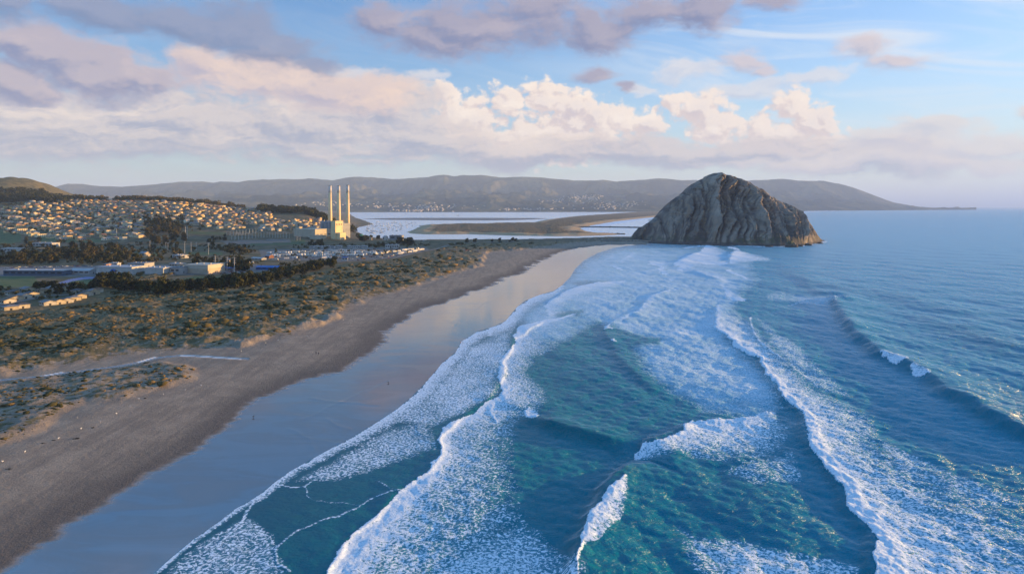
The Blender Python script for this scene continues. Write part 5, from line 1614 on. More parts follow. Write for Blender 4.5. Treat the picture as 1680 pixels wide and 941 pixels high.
def house_meshes():
    out = []
    def M(fn): mb = MB(); fn(mb); out.append(mb.mesh('house', [H_wall, H_roof, M_glass]))
    def win(mb, W_, d, z0, z1, n=3):
        for k in range(n):
            mb.box(-W_ / 2 + (k + .3) * W_ / n, -W_ / 2 + (k + .7) * W_ / n, -.06, -.004, z0, z1, 2)
            mb.box(W_ / 2 + .004, W_ / 2 + .06, (k + .3) * d / n, (k + .65) * d / n, z0, z1, 2)
    def a(mb): mb.gable_wall(-7, 7, 0, 10, -3, 3.2, 5.6, 0); mb.gable(-7.5, 7.5, -.6, 10.6, 3.1, 5.8, .25, 1); win(mb, 14, 10, 1, 2.3)
    def b(mb): mb.box(-6, 6, 0, 9, -3, 5.8, 0); mb.hip(-6.6, 6.6, -.6, 9.6, 6.06, 8.2, .25, 1); win(mb, 12, 9, 3.6, 5.0); win(mb, 12, 9, .8, 2.2)
    def c(mb): mb.box(-8, 8, 0, 9, -3, 3.1, 0); mb.hip(-8.6, 8.6, -.6, 9.6, 3.36, 5.3, .25, 1); win(mb, 16, 9, 1, 2.3, 4)
    def d(mb):
        mb.gable_wall(-5, 5, 0, 11, -3, 5.6, 8.2, 0); mb.gable(-5.5, 5.5, -.5, 11.5, 5.5, 8.4, .25, 1); mb.box(5.003, 10, 1.5, 8, -3, 3, 0); mb.box(5.5, 10.5, 1.1, 8.4, 3.003, 3.3, 1); win(mb, 10, 11, 3.4, 4.9)
    def e(mb): mb.box(-9, 9, 0, 11, -3, 6, 0); mb.box(-9.4, 9.4, -.4, 11.4, 6.003, 6.6, 1); win(mb, 18, 11, 3.6, 5.1, 5); win(mb, 18, 11, .8, 2.3, 5)
    for f in (a, b, c, d, e): M(f)
    return out


HOUSE = house_meshes()


def town():
    r = np.random.default_rng(101)
    g = []
    # streets follow a slanting grid; two lots deep between them
    for i in range(-170, 110):
        for j in range(-80, 100):
            if (j % 3) == 2: continue
            lx = i * 17.0 + r.normal(0, 1.6); ly = 1500 + j * 19.0 + r.normal(0, 1.5)
            x = lx * math.cos(TH) - (ly - 1500) * math.sin(TH) - 500; y = 1500 + lx * math.sin(TH) + (ly - 1500) * math.cos(TH)
            g.append((x, y))
    x, y = np.array(g).T
    z, d = land_z(x, y, True)
    u = x / y; px = 840 + FOC * u; py = HOR + FOC * (H_CAM - z) / np.maximum(y, 1)
    ok = (y > 1480) & (y < 2620) & (px > -40) & (px < 560)
    top = np.interp(px, [-40, 0, 60, 120, 200, 320, 400, 470, 520, 560], [342, 342, 335, 327, 325, 328, 340, 347, 352, 356])
    bot = np.interp(px, [-40, 0, 60, 180, 240, 300, 360, 475, 500, 560], [376, 377, 393, 396, 388, 368, 376, 381, 377, 379])
    ok &= (py > top) & (py < bot)
    ok &= ~((px > 240) & (px < 306) & (py > 362)) & ~((px > 440) & (px < 520) & (py < 362) & (py > 335) & (px - 440 > (360 - py) * 0.4))
    dens = np.where((px > 95) & (py < 366), .80, .62) * (1 + 0.8 * fbm2(x / 110, y / 110, 3, 88))
    ok &= r.random(len(x)) < dens
    idx = np.where(ok)[0]
    size = 1 / y[idx]
    order = idx[np.argsort(-size)]
    return [(x[k], y[k], z[k], px[k], py[k]) for k in order]


lots = town()
N_IND = 285
for k, (x, y, z, px, py) in enumerate(lots[:N_IND]):
    o = place('house', HOUSE[random.choice([0, 0, 1, 2, 2, 3, 4])], (x, y, z), TH + random.choice([0, 0, math.pi / 2]) + random.gauss(0, .06), random.uniform(.95, 1.35))
    if px < 110: lb = 'small house in the lower rows of the town at far left'
    elif px < 240: lb = 'small house in the lower rows of the town behind the school grove'
    elif px < 400: lb = 'small house in the lowest rows between the tall masts and the switchyard'
    else: lb = 'small house low on the slope just left of the power station'
    tag(o, lb, 'house', 'houses of the town')


def merged_houses(name, items, seed):
    """the far houses of the town, past counting"""
    r = np.random.default_rng(seed)
    V = []; F3 = []; off = 0
    base = []
    for me in HOUSE:
        v = np.array([q.co[:] for q in me.vertices]); me.calc_loop_triangles()
        t = np.array([q.vertices[:] for q in me.loop_triangles]); mi = np.array([q.material_index for q in me.loop_triangles])
        base.append((v, t, mi))
    MI = []
    for (x, y, z) in items:
        v, t, mi = base[r.choice([0, 0, 1, 2, 2, 3, 4])]
        a = TH + r.choice([0, 0, math.pi / 2]) + r.normal(0, .06); s = r.uniform(.95, 1.4)
        c, sn = math.cos(a) * s, math.sin(a) * s
        V.append(np.stack([v[:, 0] * c - v[:, 1] * sn + x, v[:, 0] * sn + v[:, 1] * c + y, v[:, 2] * s + z], 1)); F3.append(t + off); MI.append(np.where(mi == 0, r.integers(0, 4), np.where(mi == 1, 4 + r.integers(0, 3), 7))); off += len(v)
    mats = [paint('wall_cream', (0.78, 0.62, 0.32)), paint('wall_pale', (0.78, 0.68, 0.46)), paint('wall_ochre', (0.68, 0.47, 0.20)), paint('wall_grey', (0.55, 0.47, 0.35)),
            paint('roof_brown', (0.24, 0.17, 0.12)), paint('roof_grey', (0.18, 0.175, 0.17)), paint('roof_rust', (0.36, 0.18, 0.10)), M_glass]
    return tag(mesh_np(name, np.concatenate(V), np.concatenate(F3), mats, mat_idx=np.concatenate(MI)), kind='stuff')


merged_houses('town_houses', [l[:3] for l in lots[N_IND:]], 5)
# gardens and street trees between the houses
r_ = np.random.default_rng(41)
pick = r_.choice(len(lots), 560)
wood('garden_trees', [(lots[k][0] + r_.normal(0, 9), lots[k][1] + r_.normal(0, 9)) for k in pick] + world_pts(500, U(-60), U(330), 1750, 2600, 43), 42, 2.2, 4.6, L_oak)


# the town across the bay: specks
def far_town():
    r = np.random.default_rng(9); P = []
    for (px, py, sx, sy, n) in ((690, 345.0, 40, 1.2, 60), (660, 338, 70, 4, 60), (960, 324, 26, 3.2, 90), (930, 330, 40, 3, 40), (1010, 335, 40, 3.5, 45), (860, 343.5, 60, 1.5, 40), (720, 340, 60, 4, 40), (1000, 341, 40, 3, 30), (545, 335, 60, 4, 40)):
        for _ in range(n): P.append((px + r.normal(0, sx * .6), py + r.normal(0, sy * .7)))
    deps = bpy.context.evaluated_depsgraph_get()
    out = []
    for px, py in P:
        dirv = Vector(((px - 840) / FOC, 1.0, (HOR - py) / FOC)).normalized()
        hit, loc, nrm, _i = hills.ray_cast(Vector((0, 0, H_CAM)), dirv)
        if hit: out.append((loc.x, loc.y, loc.z))
    return out


def far_houses():
    r = np.random.default_rng(19); mb = MB()
    for (x, y, z) in far_town():
        s = r.uniform(.8, 1.5)
        b = len(mb.v)
        mb.gable_wall(-11 * s, 11 * s, 0, 16 * s, -8, 7 * s, 12 * s, 0); mb.gable(-11.6 * s, 11.6 * s, -.6, 16.6 * s, 6.8 * s, 12.6 * s, .4, 1)
        a = TH + r.choice([0, math.pi / 2]); c, sn = math.cos(a), math.sin(a)
        mb.v[b:] = [(vx * c - vy * sn + x, vx * sn + vy * c + y, vz + z) for vx, vy, vz in mb.v[b:]]
    tag(mb.build('far_houses', [paint('far_walls', (0.74, 0.66, 0.54)), paint('far_roofs', (0.30, 0.25, 0.21))]), kind='stuff')


bpy.context.view_layer.update()
far_houses()

# ---------------------------------------------------------------- cottages by the dunes (left edge), each with its parts
COT = []
for (px, py, w, wall, roof, lab) in (
        (14, 492, 26, 0, 0, 'pale cottage lit gold, first of the upper row at left'), (29, 489, 22, 1, 1, 'cream cottage lit gold, second of the upper row at left'), (42, 486, 20, 0, 2, 'tall gabled cottage at the right end of the upper row'),
        (2, 497, 22, 1, 0, 'low cottage at the left picture edge in the upper row'), (4, 508, 22, 0, 1, 'grey roofed cottage nearest the left edge beside the scrub'), (24, 505, 18, 1, 2, 'small yellow cottage in front of the lane at left'),
        (68, 500, 24, 1, 1, 'low sunlit cottage, left one of the seaward row'), (84, 498.5, 22, 0, 0, 'wide brown roofed cottage in the middle of the seaward row'), (98, 496.5, 14, 1, 2, 'narrow cottage right of the wide brown roofed one'),
        (111, 493, 16, 0, 1, 'cream gabled cottage in the seaward row'), (121, 490, 14, 0, 0, 'white gabled cottage in the seaward row'), (132, 485.5, 14, 1, 2, 'small cottage near the right end of the seaward row'), (144, 483, 12, 0, 1, 'pair roofed cottage second from the right end'), (150, 480.5, 10, 1, 0, 'last cottage at the right end of the seaward row'),
        (100, 475, 20, 0, 2, 'white gabled bungalow behind the seaward row'), (80, 477, 24, 1, 1, 'long grey roofed bungalow behind the seaward row'), (62, 480, 18, 0, 0, 'brown roofed bungalow left of the long grey one'), (118, 481, 16, 1, 2, 'grey bungalow just above the right of the seaward row'), (36, 478, 22, 0, 1, 'dark roofed bungalow above the upper row'), (12, 483, 24, 1, 2, 'wide dark bungalow above the upper row at far left')):
    COT.append((px, py, w, wall, roof, lab))
CW = [paint('cottage_cream', (0.50, 0.42, 0.29), None, 0.75, 0.3), paint('cottage_white', (0.54, 0.49, 0.40), None, 0.75, 0.3)]
CR = [paint('cottage_brown_roof', (0.20, 0.14, 0.10), None, 0.85, 0.5), paint('cottage_grey_roof', (0.20, 0.20, 0.21), None, 0.85, 0.5), paint('cottage_dark_roof', (0.11, 0.105, 0.11), None, 0.85, 0.5)]
for (px, py, w, wa, ro, lab) in COT:
    building('cottage', 'cottage', lab, px - w / 2, px + w / 2, py, 8.5 if w > 12 else 9.5, 10, CW[wa], CR[ro], R(-34) + random.gauss(0, .05), random.choice(['gable', 'gable', 'hip']), windows=2, group='cottages behind the dunes', frac=.72)

# ---------------------------------------------------------------- trailers and cars
V_white = per_object('trailer_paint', [(0.78, 0.77, 0.74), (0.70, 0.69, 0.66), (0.80, 0.79, 0.77), (0.62, 0.58, 0.50), (0.74, 0.72, 0.68)], 0.5, 0.3)


def trailer_mesh():
    mb = MB()
    mb.box(-4.2, 3.2, -1.25, 1.25, .55, 3.3, 0)
    mb._add([(3.203, -1.25, .6), (4.6, -1.2, .6), (4.6, 1.2, .6), (3.203, 1.25, .6), (3.203, -1.25, 3.2), (3.9, -1.2, 3.1), (3.9, 1.2, 3.1), (3.203, 1.25, 3.2)], [(0, 3, 2, 1), (4, 5, 6, 7), (0, 1, 5, 4), (1, 2, 6, 5), (2, 3, 7, 6), (3, 0, 4, 7)], 0)
    for s in (-1, 1):
        y0, y1 = (1.253, 1.29) if s > 0 else (-1.29, -1.253)
        for a in (-3.4, -1.4, .8): mb.box(a, a + 1.3, y0, y1, 1.8, 2.6, 1)
        for a in (-2.4, -1.5): mb.tube([(a, s * 1.05 - .12, .1)], [.1], 4, 2) if False else mb.box(a, a + .7, s * 1.0 - .14, s * 1.0 + .14, -.05, .6, 2)
    mb.box(-1.5, -.6, -.5, .5, 3.303, 3.6, 0)
    return mb.mesh('trailer', [V_white, M_glass, M_rubber])


V_car = per_object('car_paint', [(0.70, 0.70, 0.70), (0.05, 0.05, 0.055), (0.30, 0.31, 0.33), (0.10, 0.14, 0.28), (0.75, 0.74, 0.72), (0.28, 0.05, 0.04), (0.16, 0.17, 0.18), (0.6, 0.58, 0.52)], 0.35, 0.5)


def car_mesh():
    mb = MB()
    def prism(prof, y0, y1, mi):
        n = len(prof); vs = [(x, y0, z) for x, z in prof] + [(x, y1, z) for x, z in prof]
        mb._add(vs, [tuple(range(n))[::-1] and tuple(range(n)), tuple(range(2 * n - 1, n - 1, -1))] + [(i, n + i, n + (i + 1) % n, (i + 1) % n) for i in range(n)], mi)
    prism([(-2.2, .35), (2.2, .35), (2.25, .75), (1.2, .98), (-2.1, 1.0), (-2.25, .7)], -.88, .88, 0)
    prism([(-1.9, 1.003), (1.05, .99), (.4, 1.48), (-1.5, 1.5)], -.76, .76, 1)
    prism([(-1.45, 1.503), (.38, 1.483), (.3, 1.54), (-1.35, 1.56)], -.72, .72, 0)
    for x in (-1.4, 1.35):
        for s in (-1, 1):
            n = 10; vs = []
            for yy in (s * .72, s * .9): vs += [(x + .34 * math.cos(2 * math.pi * i / n), yy, .34 + .34 * math.sin(2 * math.pi * i / n)) for i in range(n)]
            mb._add(vs, [tuple(range(n)), tuple(range(2 * n - 1, n - 1, -1))] + [(i, (i + 1) % n, n + (i + 1) % n, n + i) for i in range(n)], 2)
    return mb.mesh('car', [V_car, M_glass, M_rubber])


TRAILER = trailer_mesh(); CAR = car_mesh()


def park(me, name, cat, pts, label, group, rot, z=6.2, jit=.1):
    P = [ray_place(p[0], p[1], z) for p in pts]
    zs = land_z(np.array([p[0] for p in P]), np.array([p[1] for p in P]))
    for (x, y), zz in zip(P, zs):
        o = place(name, me, (x, y, max(float(zz), .5) + .05), rot + random.gauss(0, jit), random.uniform(.9, 1.1))
        tag(o, label, cat, group)


def row(x0, y0, x1, y1, n, jx=1.0, jy=.5):
    return [(x0 + (x1 - x0) * (k + .5) / n + random.uniform(-jx, jx), y0 + (y1 - y0) * (k + .5) / n + random.uniform(-jy, jy)) for k in range(n)]


TG = 'trailers in the caravan park'
park(TRAILER, 'trailer', 'trailer', row(440, 415.5, 500, 413, 13), 'white trailer in the left end of the long trailer rows', TG, R(-15))
park(TRAILER, 'trailer', 'trailer', row(440, 420, 500, 417.5, 12), 'white trailer in the left end of the long trailer rows', TG, R(-15))
park(TRAILER, 'trailer', 'trailer', row(502, 416, 616, 414, 26), 'white trailer in the long middle row below the white sheds', TG, R(-12))
park(TRAILER, 'trailer', 'trailer', row(504, 419.5, 600, 418, 20), 'white trailer in the long middle row below the white sheds', TG, R(-12))
park(TRAILER, 'trailer', 'trailer', row(508, 412, 600, 411, 10, 3), 'white trailer in the back row nearest the power station', TG, R(20))
park(TRAILER, 'trailer', 'trailer', row(612, 417, 656, 411.5, 11), 'white trailer in the right part of the caravan park', TG, R(60))
park(TRAILER, 'trailer', 'trailer', row(654, 416, 694, 409.5, 12), 'white trailer parked along the slanting beach road at the right end', TG, R(45))
park(TRAILER, 'trailer', 'trailer', row(660, 411, 686, 407.5, 6), 'white trailer parked along the slanting beach road at the right end', TG, R(45))
park(TRAILER, 'trailer', 'trailer', [(532, 423), (540, 423.6), (536, 421.8), (412, 431), (470, 424), (484, 423), (452, 426)], 'white trailer standing apart before the caravan rows', TG, R(10), jit=.5)
CG = 'cars parked around the caravan park'
park(CAR, 'car', 'car', [(random.uniform(440, 640), random.uniform(419, 427)) for _ in range(42)], 'small car parked in front of the trailer rows', CG, R(30), jit=.8)
park(CAR, 'car', 'car', row(610, 421, 660, 418, 14, 2, .8), 'small car parked at the right side of the caravan park', CG, R(60), jit=.4)
park(CAR, 'car', 'car', row(763, 414.3, 785, 415.6, 6, 1.0, .3), 'car parked alone at the edge of the dunes by the far beach', 'cars at the beach edge', R(20), z=3, jit=.3)
park(CAR, 'car', 'car', row(955, 394.2, 1040, 392.6, 14, 2, .4), 'tiny car parked on the causeway left of the rock', 'cars on the causeway', R(10), z=3, jit=.4)
park(CAR, 'car', 'car', row(10, 439, 150, 435.5, 26, 3, .9), 'small car parked behind the low dark school block', 'cars at the school', R(20), jit=.5)
park(CAR, 'car', 'car', row(355, 448, 400, 444, 12, 3, 1.4), 'small car parked right of the gymnasium', 'cars beside the gymnasium', R(40), jit=.5)
park(CAR, 'car', 'car', row(672, 394.6, 706, 395.4, 5, 2, .2), 'tiny pale car by the channel bank', 'cars by the channel', R(10), jit=.3)
P_cab = paint('blue_tarpaulin', (0.04, 0.16, 0.45), None, 0.6)
building('kiosk', 'shed', 'blue and white shed before the trailer rows', 559, 572, 427, 5, 6, P_white, P_cab, R(10), windows=2)
building('bathhouse', 'building', 'dark red bathhouse among the trailer rows', 432, 444, 423, 6, 10, paint('dark_red_paint', (0.22, 0.08, 0.05)), P_roofg, TH, 'gable', windows=2)
building('bathhouse', 'building', 'small yellow hut at the lower edge of the caravan park', 594, 600, 426, 4, 5, P_tan, P_orange, R(20), 'gable', windows=1)
building('bathhouse', 'building', 'long brown roofed building right of the gymnasium trees', 358, 382, 428.5, 5, 10, P_tan, P_roofg, TH, 'hip', windows=3)
building('bathhouse', 'building', 'long pale roofed building left of the caravan park', 405, 436, 425.5, 4, 10, P_pale, P_roofw, TH, 'gable', windows=3)

# ---------------------------------------------------------------- sailing boats at anchor
V_hull = per_object('boat_paint', [(0.80, 0.80, 0.79), (0.78, 0.76, 0.72), (0.16, 0.20, 0.32), (0.82, 0.82, 0.82), (0.72, 0.72, 0.74)], 0.35, 0.5)


def boat_mesh(L_=10.0, mast=13.0):
    mb = MB()
    st = [(-.5, .62, .9), (-.3, 1.0, .85), (.05, 1.12, .9), (.3, .78, 1.05), (.5, .03, 1.3)]
    rings = []
    for (t, w, h) in st:
        b = L_ * .155 * w
        rings.append([(t * L_, -b, h), (t * L_, -b * .75, .1), (t * L_, 0, -.45), (t * L_, b * .75, .1), (t * L_, b, h)])
    vs = [p for r in rings for p in r]; fs = []
    for k in range(len(st) - 1):
        for i in range(4): fs.append((k * 5 + i, (k + 1) * 5 + i, (k + 1) * 5 + i + 1, k * 5 + i + 1))
        fs.append((k * 5 + 4, (k + 1) * 5 + 4, (k + 1) * 5, k * 5))
    fs.append((0, 1, 2, 3, 4))
    mb._add(vs, fs, 0)
    mb.box(-L_ * .2, L_ * .15, -.9, .9, .92, 1.7, 1); mb.box(-L_ * .17, L_ * .10, -.92, -.903, 1.15, 1.45, 2)
    mb.tube([(L_ * .08, 0, 1.0), (L_ * .08, 0, mast)], [.22, .12], 6, 1)
    mb.bar((L_ * .08, 0, 2.2), (-L_ * .36, 0, 2.1), .34, 1)
    mb.bar((L_ * .08, 0, mast - .3), (L_ * .49, 0, 1.3), .08, 1); mb.bar((L_ * .08, 0, mast - .3), (-L_ * .49, 0, .95), .08, 1)
    return mb.mesh('sailboat', [V_hull, M_white, M_glass])


BOATS = [boat_mesh(10, 13.5), boat_mesh(12.5, 16), boat_mesh(8.5, 11)]
r_ = random.Random(8)
cnt = 0
while cnt < 84:
    px = r_.uniform(592, 682); py = r_.uniform(363.5, 383)
    lo = np.interp(px, [592, 606, 615, 640, 682], [379, 367.5, 363.8, 363.6, 364.5]); hi = np.interp(px, [592, 620, 660, 682], [383, 383, 377.5, 371])
    if not (lo < py < hi): continue
    x, y, _ = W3(px, py)
    o = place('sailboat', BOATS[cnt % 3], (x, y, .05), R(200) + r_.gauss(0, .25), r_.uniform(.9, 1.25))
    if px < 622: lb = 'white sailboat moored in the left part of the anchorage near the town shore'
    elif px < 650: lb = 'white sailboat moored in the crowded middle of the anchorage'
    else: lb = 'white sailboat moored in the right part of the anchorage towards the sand spit'
    tag(o, lb, 'sailboat', 'sailboats at anchor')
    cnt += 1
x, y, _ = W3(751.5, 354.5)
tag(place('sailboat', BOATS[1], (x, y, .05), R(190), 1.7), 'single white boat far out alone in the bay', 'sailboat')

# ---------------------------------------------------------------- poles and switchyard
M_pole = paint('pole_steel', (0.50, 0.49, 0.46), (0.40, 0.39, 0.37), 0.6)


def floodlight(px, py, hpx, lab):
    x, y = ray_place(px, py); h = hpx * y / FOC
    o = empty('floodlight_pole', (x, y, zat(x, y)), R(20))
    mb = MB(); mb.tube([(0, 0, -.5), (0, 0, h)], [.38, .22], 8); mb.build('pole', M_pole, o)
    c = MB(); c.box(-1.7, 1.7, -.14, .14, h + .003, h + .25)
    c.build('crossbar', M_pole, o)
    l = MB()
    for k in range(4): l.box(-1.5 + k * .85, -.95 + k * .85, -.5, -.145, h + .02, h + .65)
    l.build('lamp_head', M_white, o)
    tag(o, lab, 'floodlight', 'floodlight poles of the playing fields')


for (px, pb, pt, lab) in ((246, 411.5, 394, 'leftmost of the tall thin floodlight poles'), (272, 411, 397, 'floodlight pole, second from left'), (275.5, 411.5, 398, 'floodlight pole close beside the second one'), (285.5, 409.5, 399, 'short floodlight pole left of the tall pair of masts'),
                          (303, 414.5, 395.5, 'tall floodlight pole standing below the twin masts'), (313.5, 413, 397, 'floodlight pole just right of the one below the twin masts'), (322, 409.5, 397, 'shorter floodlight pole in the right half of their row'), (342, 416.5, 398, 'rightmost floodlight pole, nearest the gymnasium trees')):
    floodlight(px, pb, pb - pt, lab)


def pylon(px, pb, pt, lab, w=1.1):
    x, y = ray_place(px, pb, 9); z = zat(x, y)
    py_b = HOR + FOC * (H_CAM - z) / y
    h = (py_b - pt) * y / FOC
    o = empty('power_mast', (x, y, z), TH)
    mb = MB(); mb.tube([(0, 0, -.5), (0, 0, h)], [w, w * .55], 8); mb.build('pole', M_pole, o)
    a = MB()
    for k in range(3): a.box(-3.4, 3.4, -.16, .16, h - 1.2 - 3 * k, h - .8 - 3 * k)
    a.build('crossarm', M_pole, o)
    i = MB()
    for k in range(3):
        for s in (-3.1, 3.1): i.tube([(s, 0, h - 2.2 - 3 * k), (s, 0, h - 1.203 - 3 * k)], [.16, .16], 6)
    i.build('insulator', M_dark, o)
    tag(o, lab, 'power mast', 'power line masts')


for (px, pb, pt, lab) in ((304, 394.6, 371.6, 'left one of the tall twin masts near the middle of the town'), (307, 394.2, 372, 'right one of the tall twin masts near the middle of the town'), (290.5, 388, 374, 'shorter mast left of the tall twin masts'),
                          (37.4, 384, 361.6, 'leftmost of three tall masts by the green slope'), (45.6, 387, 360, 'middle of three tall masts by the green slope'), (55, 387, 367, 'rightmost and shortest of three masts by the green slope'),
                          (191, 394, 375, 'single mast above the brownish trees'), (353, 440, 419, 'dark thin mast right of the gymnasium'), (372.5, 440, 421, 'thin mast behind the low blue canopy'), (384.5, 441, 422, 'thin mast left of the tall cypresses')):
    pylon(px, pb, pt, lab, .55 if px > 340 else .8)


def gantry():
    o = empty('switchyard_gantry', (0, 0, 0), 0)
    p = MB()
    for s in (-4.5, 4.5):
        p = MB(); p.tube([(s, 0, -.6), (s, 0, 13)], [.42, .30], 6); p.build('post', M_pole, o)
    b = MB(); b.box(-5, 5, -.28, .28, 13.003, 13.6); b.build('beam', M_pole, o)
    i = MB()
    for s in (-2.6, 0, 2.6): i.tube([(s, 0, 11.4), (s, 0, 13)], [.16, .16], 6)
    i.build('insulator', M_dark, o)
    return o


g0 = gantry()
first = True
for rw, (xa, ya, xb, yb, n, lab) in enumerate(((372, 394, 420, 391, 9, 'pale gantry of posts in the left back rows of the switchyard'), (380, 396.5, 430, 394.5, 9, 'pale gantry of posts in the left front rows of the switchyard'), (424, 394.5, 474, 394.8, 11, 'pale gantry of posts in the right rows of the switchyard'), (484, 396.5, 492, 396.5, 2, 'pale gantry of posts right before the turbine hall'))):
    for px, py in row(xa, ya, xb, yb, n, .6, .3):
        x, y = ray_place(px, py); o = g0 if first else copy_tree(g0); first = False
        o.location = (x, y, zat(x, y)); o.rotation_euler.z = R(12) + random.gauss(0, .05)
        o.scale = (.8, .8, random.uniform(.8, 1.2))
        tag(o, lab, 'switchgear', 'gantries of the switchyard')

# ---------------------------------------------------------------- roads
M_road, T_ = new_mat('road_material')
T_.out(T_.bsdf(T_.mix(T_.noise(T_.n('ShaderNodeNewGeometry').outputs['Position'], .2, 5, .6), (0.20, 0.18, 0.155), (0.13, 0.12, 0.11)), .9))


def road(pts, w, z=6.5, name='road'):
    P = [np.array(on_land(p[0], p[1], z)) for p in pts]
    fine = []
    for a, b in zip(P[:-1], P[1:]):
        n = max(2, int(np.hypot(*(b - a)[:2]) / 8))
        fine += [a + (b - a) * k / n for k in range(n)]
    fine.append(P[-1]); fine = np.array(fine)
    d = np.gradient(fine[:, :2], axis=0); nn = np.stack([-d[:, 1], d[:, 0]], 1); nn /= np.linalg.norm(nn, axis=1, keepdims=True)
    rows = []
    for s in (-1, -.5, 0, .5, 1):
        q = fine[:, :2] + nn * s * w / 2
        rows.append(np.stack([q[:, 0], q[:, 1], land_z(q[:, 0], q[:, 1]) + .45], 1))
    V = np.stack(rows, 1).reshape(-1, 3)
    tag(mesh_np(name, V, grid_faces(len(fine), 5), M_road, smooth=True), kind='structure')


road([(548, 430), (600, 427), (645, 423), (672, 417), (700, 411.5), (716, 409), (730, 404), (747, 399)], 9)
road([(716, 409), (760, 410.3), (800, 411)], 7)
road([(-20, 503), (20, 497), (55, 490), (80, 485.5), (120, 483)], 9)
road([(747, 399), (830, 397), (915, 394.5), (985, 393.5), (1040, 392)], 9, 4)

# ---------------------------------------------------------------- people, birds and small things on the beach
skin = paint('skin', (0.50, 0.33, 0.25), None, 0.6)


def person(x, y, z, rot, top, legs, label, group=None, stride=.28, seed=0):
    """one continuous figure: skeleton grown with a skin modifier and applied"""
    J = [(0, 0, .93), (0, 0, 1.18), (0, 0, 1.42), (0, 0, 1.53), (0, 0, 1.66), (0, 0.01, 1.76),
         (-.10, stride * .05, .88), (-.11, stride * .55, .50), (-.11, stride * .75, .08), (-.11, stride * .75 + .14, .04),
         (.10, -stride * .05, .88), (.11, -stride * .25, .48), (.11, -stride * 1.0, .10), (.11, -stride * 1.0 + .14, .05),
         (-.19, 0, 1.40), (-.25, -stride * .35, 1.13), (-.25, -stride * .3, .88), (-.25, -stride * .2, .78),
         (.19, 0, 1.40), (.25, stride * .35, 1.13), (.25, stride * .5, .90), (.25, stride * .55, .80)]
    Rd = [.15, .14, .16, .06, .10, .07, .10, .075, .05, .045, .10, .075, .05, .045, .075, .05, .04, .03, .075, .05, .04, .03]
    E = [(0, 1), (1, 2), (2, 3), (3, 4), (4, 5), (0, 6), (6, 7), (7, 8), (8, 9), (0, 10), (10, 11), (11, 12), (12, 13), (2, 14), (14, 15), (15, 16), (16, 17), (2, 18), (18, 19), (19, 20), (20, 21)]
    me = bpy.data.meshes.new('person'); me.from_pydata(J, E, [])
    o = bpy.data.objects.new('person', me); col.objects.link(o)
    sk = o.modifiers.new('skin', 'SKIN')
    for i, v in enumerate(me.skin_vertices[0].data): v.radius = (Rd[i], Rd[i]); v.use_root = (i == 0)
    o.modifiers.new('sub', 'SUBSURF').levels = 1
    dg = bpy.context.evaluated_depsgraph_get()
    m2 = bpy.data.meshes.new_from_object(o.evaluated_get(dg)); o.modifiers.clear(); o.data = m2
    m2.materials.clear()
    for m in (legs, top, skin, M_dark): m2.materials.append(m)
    for p in m2.polygons:
        c = p.center
        p.material_index = 0 if c.z < .92 and abs(c.x) < .2 else (1 if c.z < 1.46 and (abs(c.x) < .2 or c.z > .92) else (3 if c.z > 1.70 or (c.z > 1.6 and c.y < -.02) else 2))
        p.use_smooth = True
    o.location = (x, y, z); o.rotation_euler = (0, 0, rot)
    return tag(o, label, 'person', group)


F_dark = paint('dark_clothes', (0.03, 0.03, 0.04)); F_red = paint('rust_jacket', (0.45, 0.13, 0.05)); F_grey = paint('grey_clothes', (0.12, 0.12, 0.14)); F_pale = paint('pale_clothes', (0.45, 0.40, 0.35))
for (px, py, t, l, lab) in ((518.6, 581, F_dark, F_dark, 'dark dressed person walking on the dry sand, left one of a pair'), (522.4, 581.6, F_grey, F_dark, 'person in grey walking on the dry sand, right one of a pair'),
                            (665.5, 519.5, F_dark, F_grey, 'dark dressed person standing alone at the edge of the wet sand'), (756, 561, F_red, F_dark, 'person in a rust jacket wading at the foam edge'), (759.5, 560, F_pale, F_dark, 'person in pale clothes wading at the foam edge')):
    x, y, _ = W3(px, py, 1.2)
    person(x, y, zat(x, y), random.uniform(0, 6), t, l, lab)

bird_w = paint('white_feathers', (0.80, 0.79, 0.77), None, 0.7); bird_d = paint('dark_feathers', (0.05, 0.045, 0.04), None, 0.7)


def bird_mesh(m):
    me = bpy.data.meshes.new('gull')
    J = [(-.30, 0, .26), (-.12, 0, .28), (.08, 0, .30), (.20, 0, .40), (.25, 0, .46), (.34, 0, .45), (.0, -.05, .22), (.02, -.05, 0), (.0, .05, .22), (.02, .05, 0)]
    E = [(0, 1), (1, 2), (2, 3), (3, 4), (4, 5), (1, 6), (6, 7), (1, 8), (8, 9)]
    Rd = [.03, .11, .12, .065, .06, .02, .03, .015, .03, .015]
    me.from_pydata(J, E, []); o = bpy.data.objects.new('gull', me); col.objects.link(o); o.modifiers.new('skin', 'SKIN')
    for i, v in enumerate(me.skin_vertices[0].data): v.radius = (Rd[i], Rd[i]); v.use_root = (i == 1)
    o.modifiers.new('s', 'SUBSURF').levels = 1
    m2 = bpy.data.meshes.new_from_object(o.evaluated_get(bpy.context.evaluated_depsgraph_get())); bpy.data.objects.remove(o)
    m2.materials.clear(); m2.materials.append(m)
    return m2


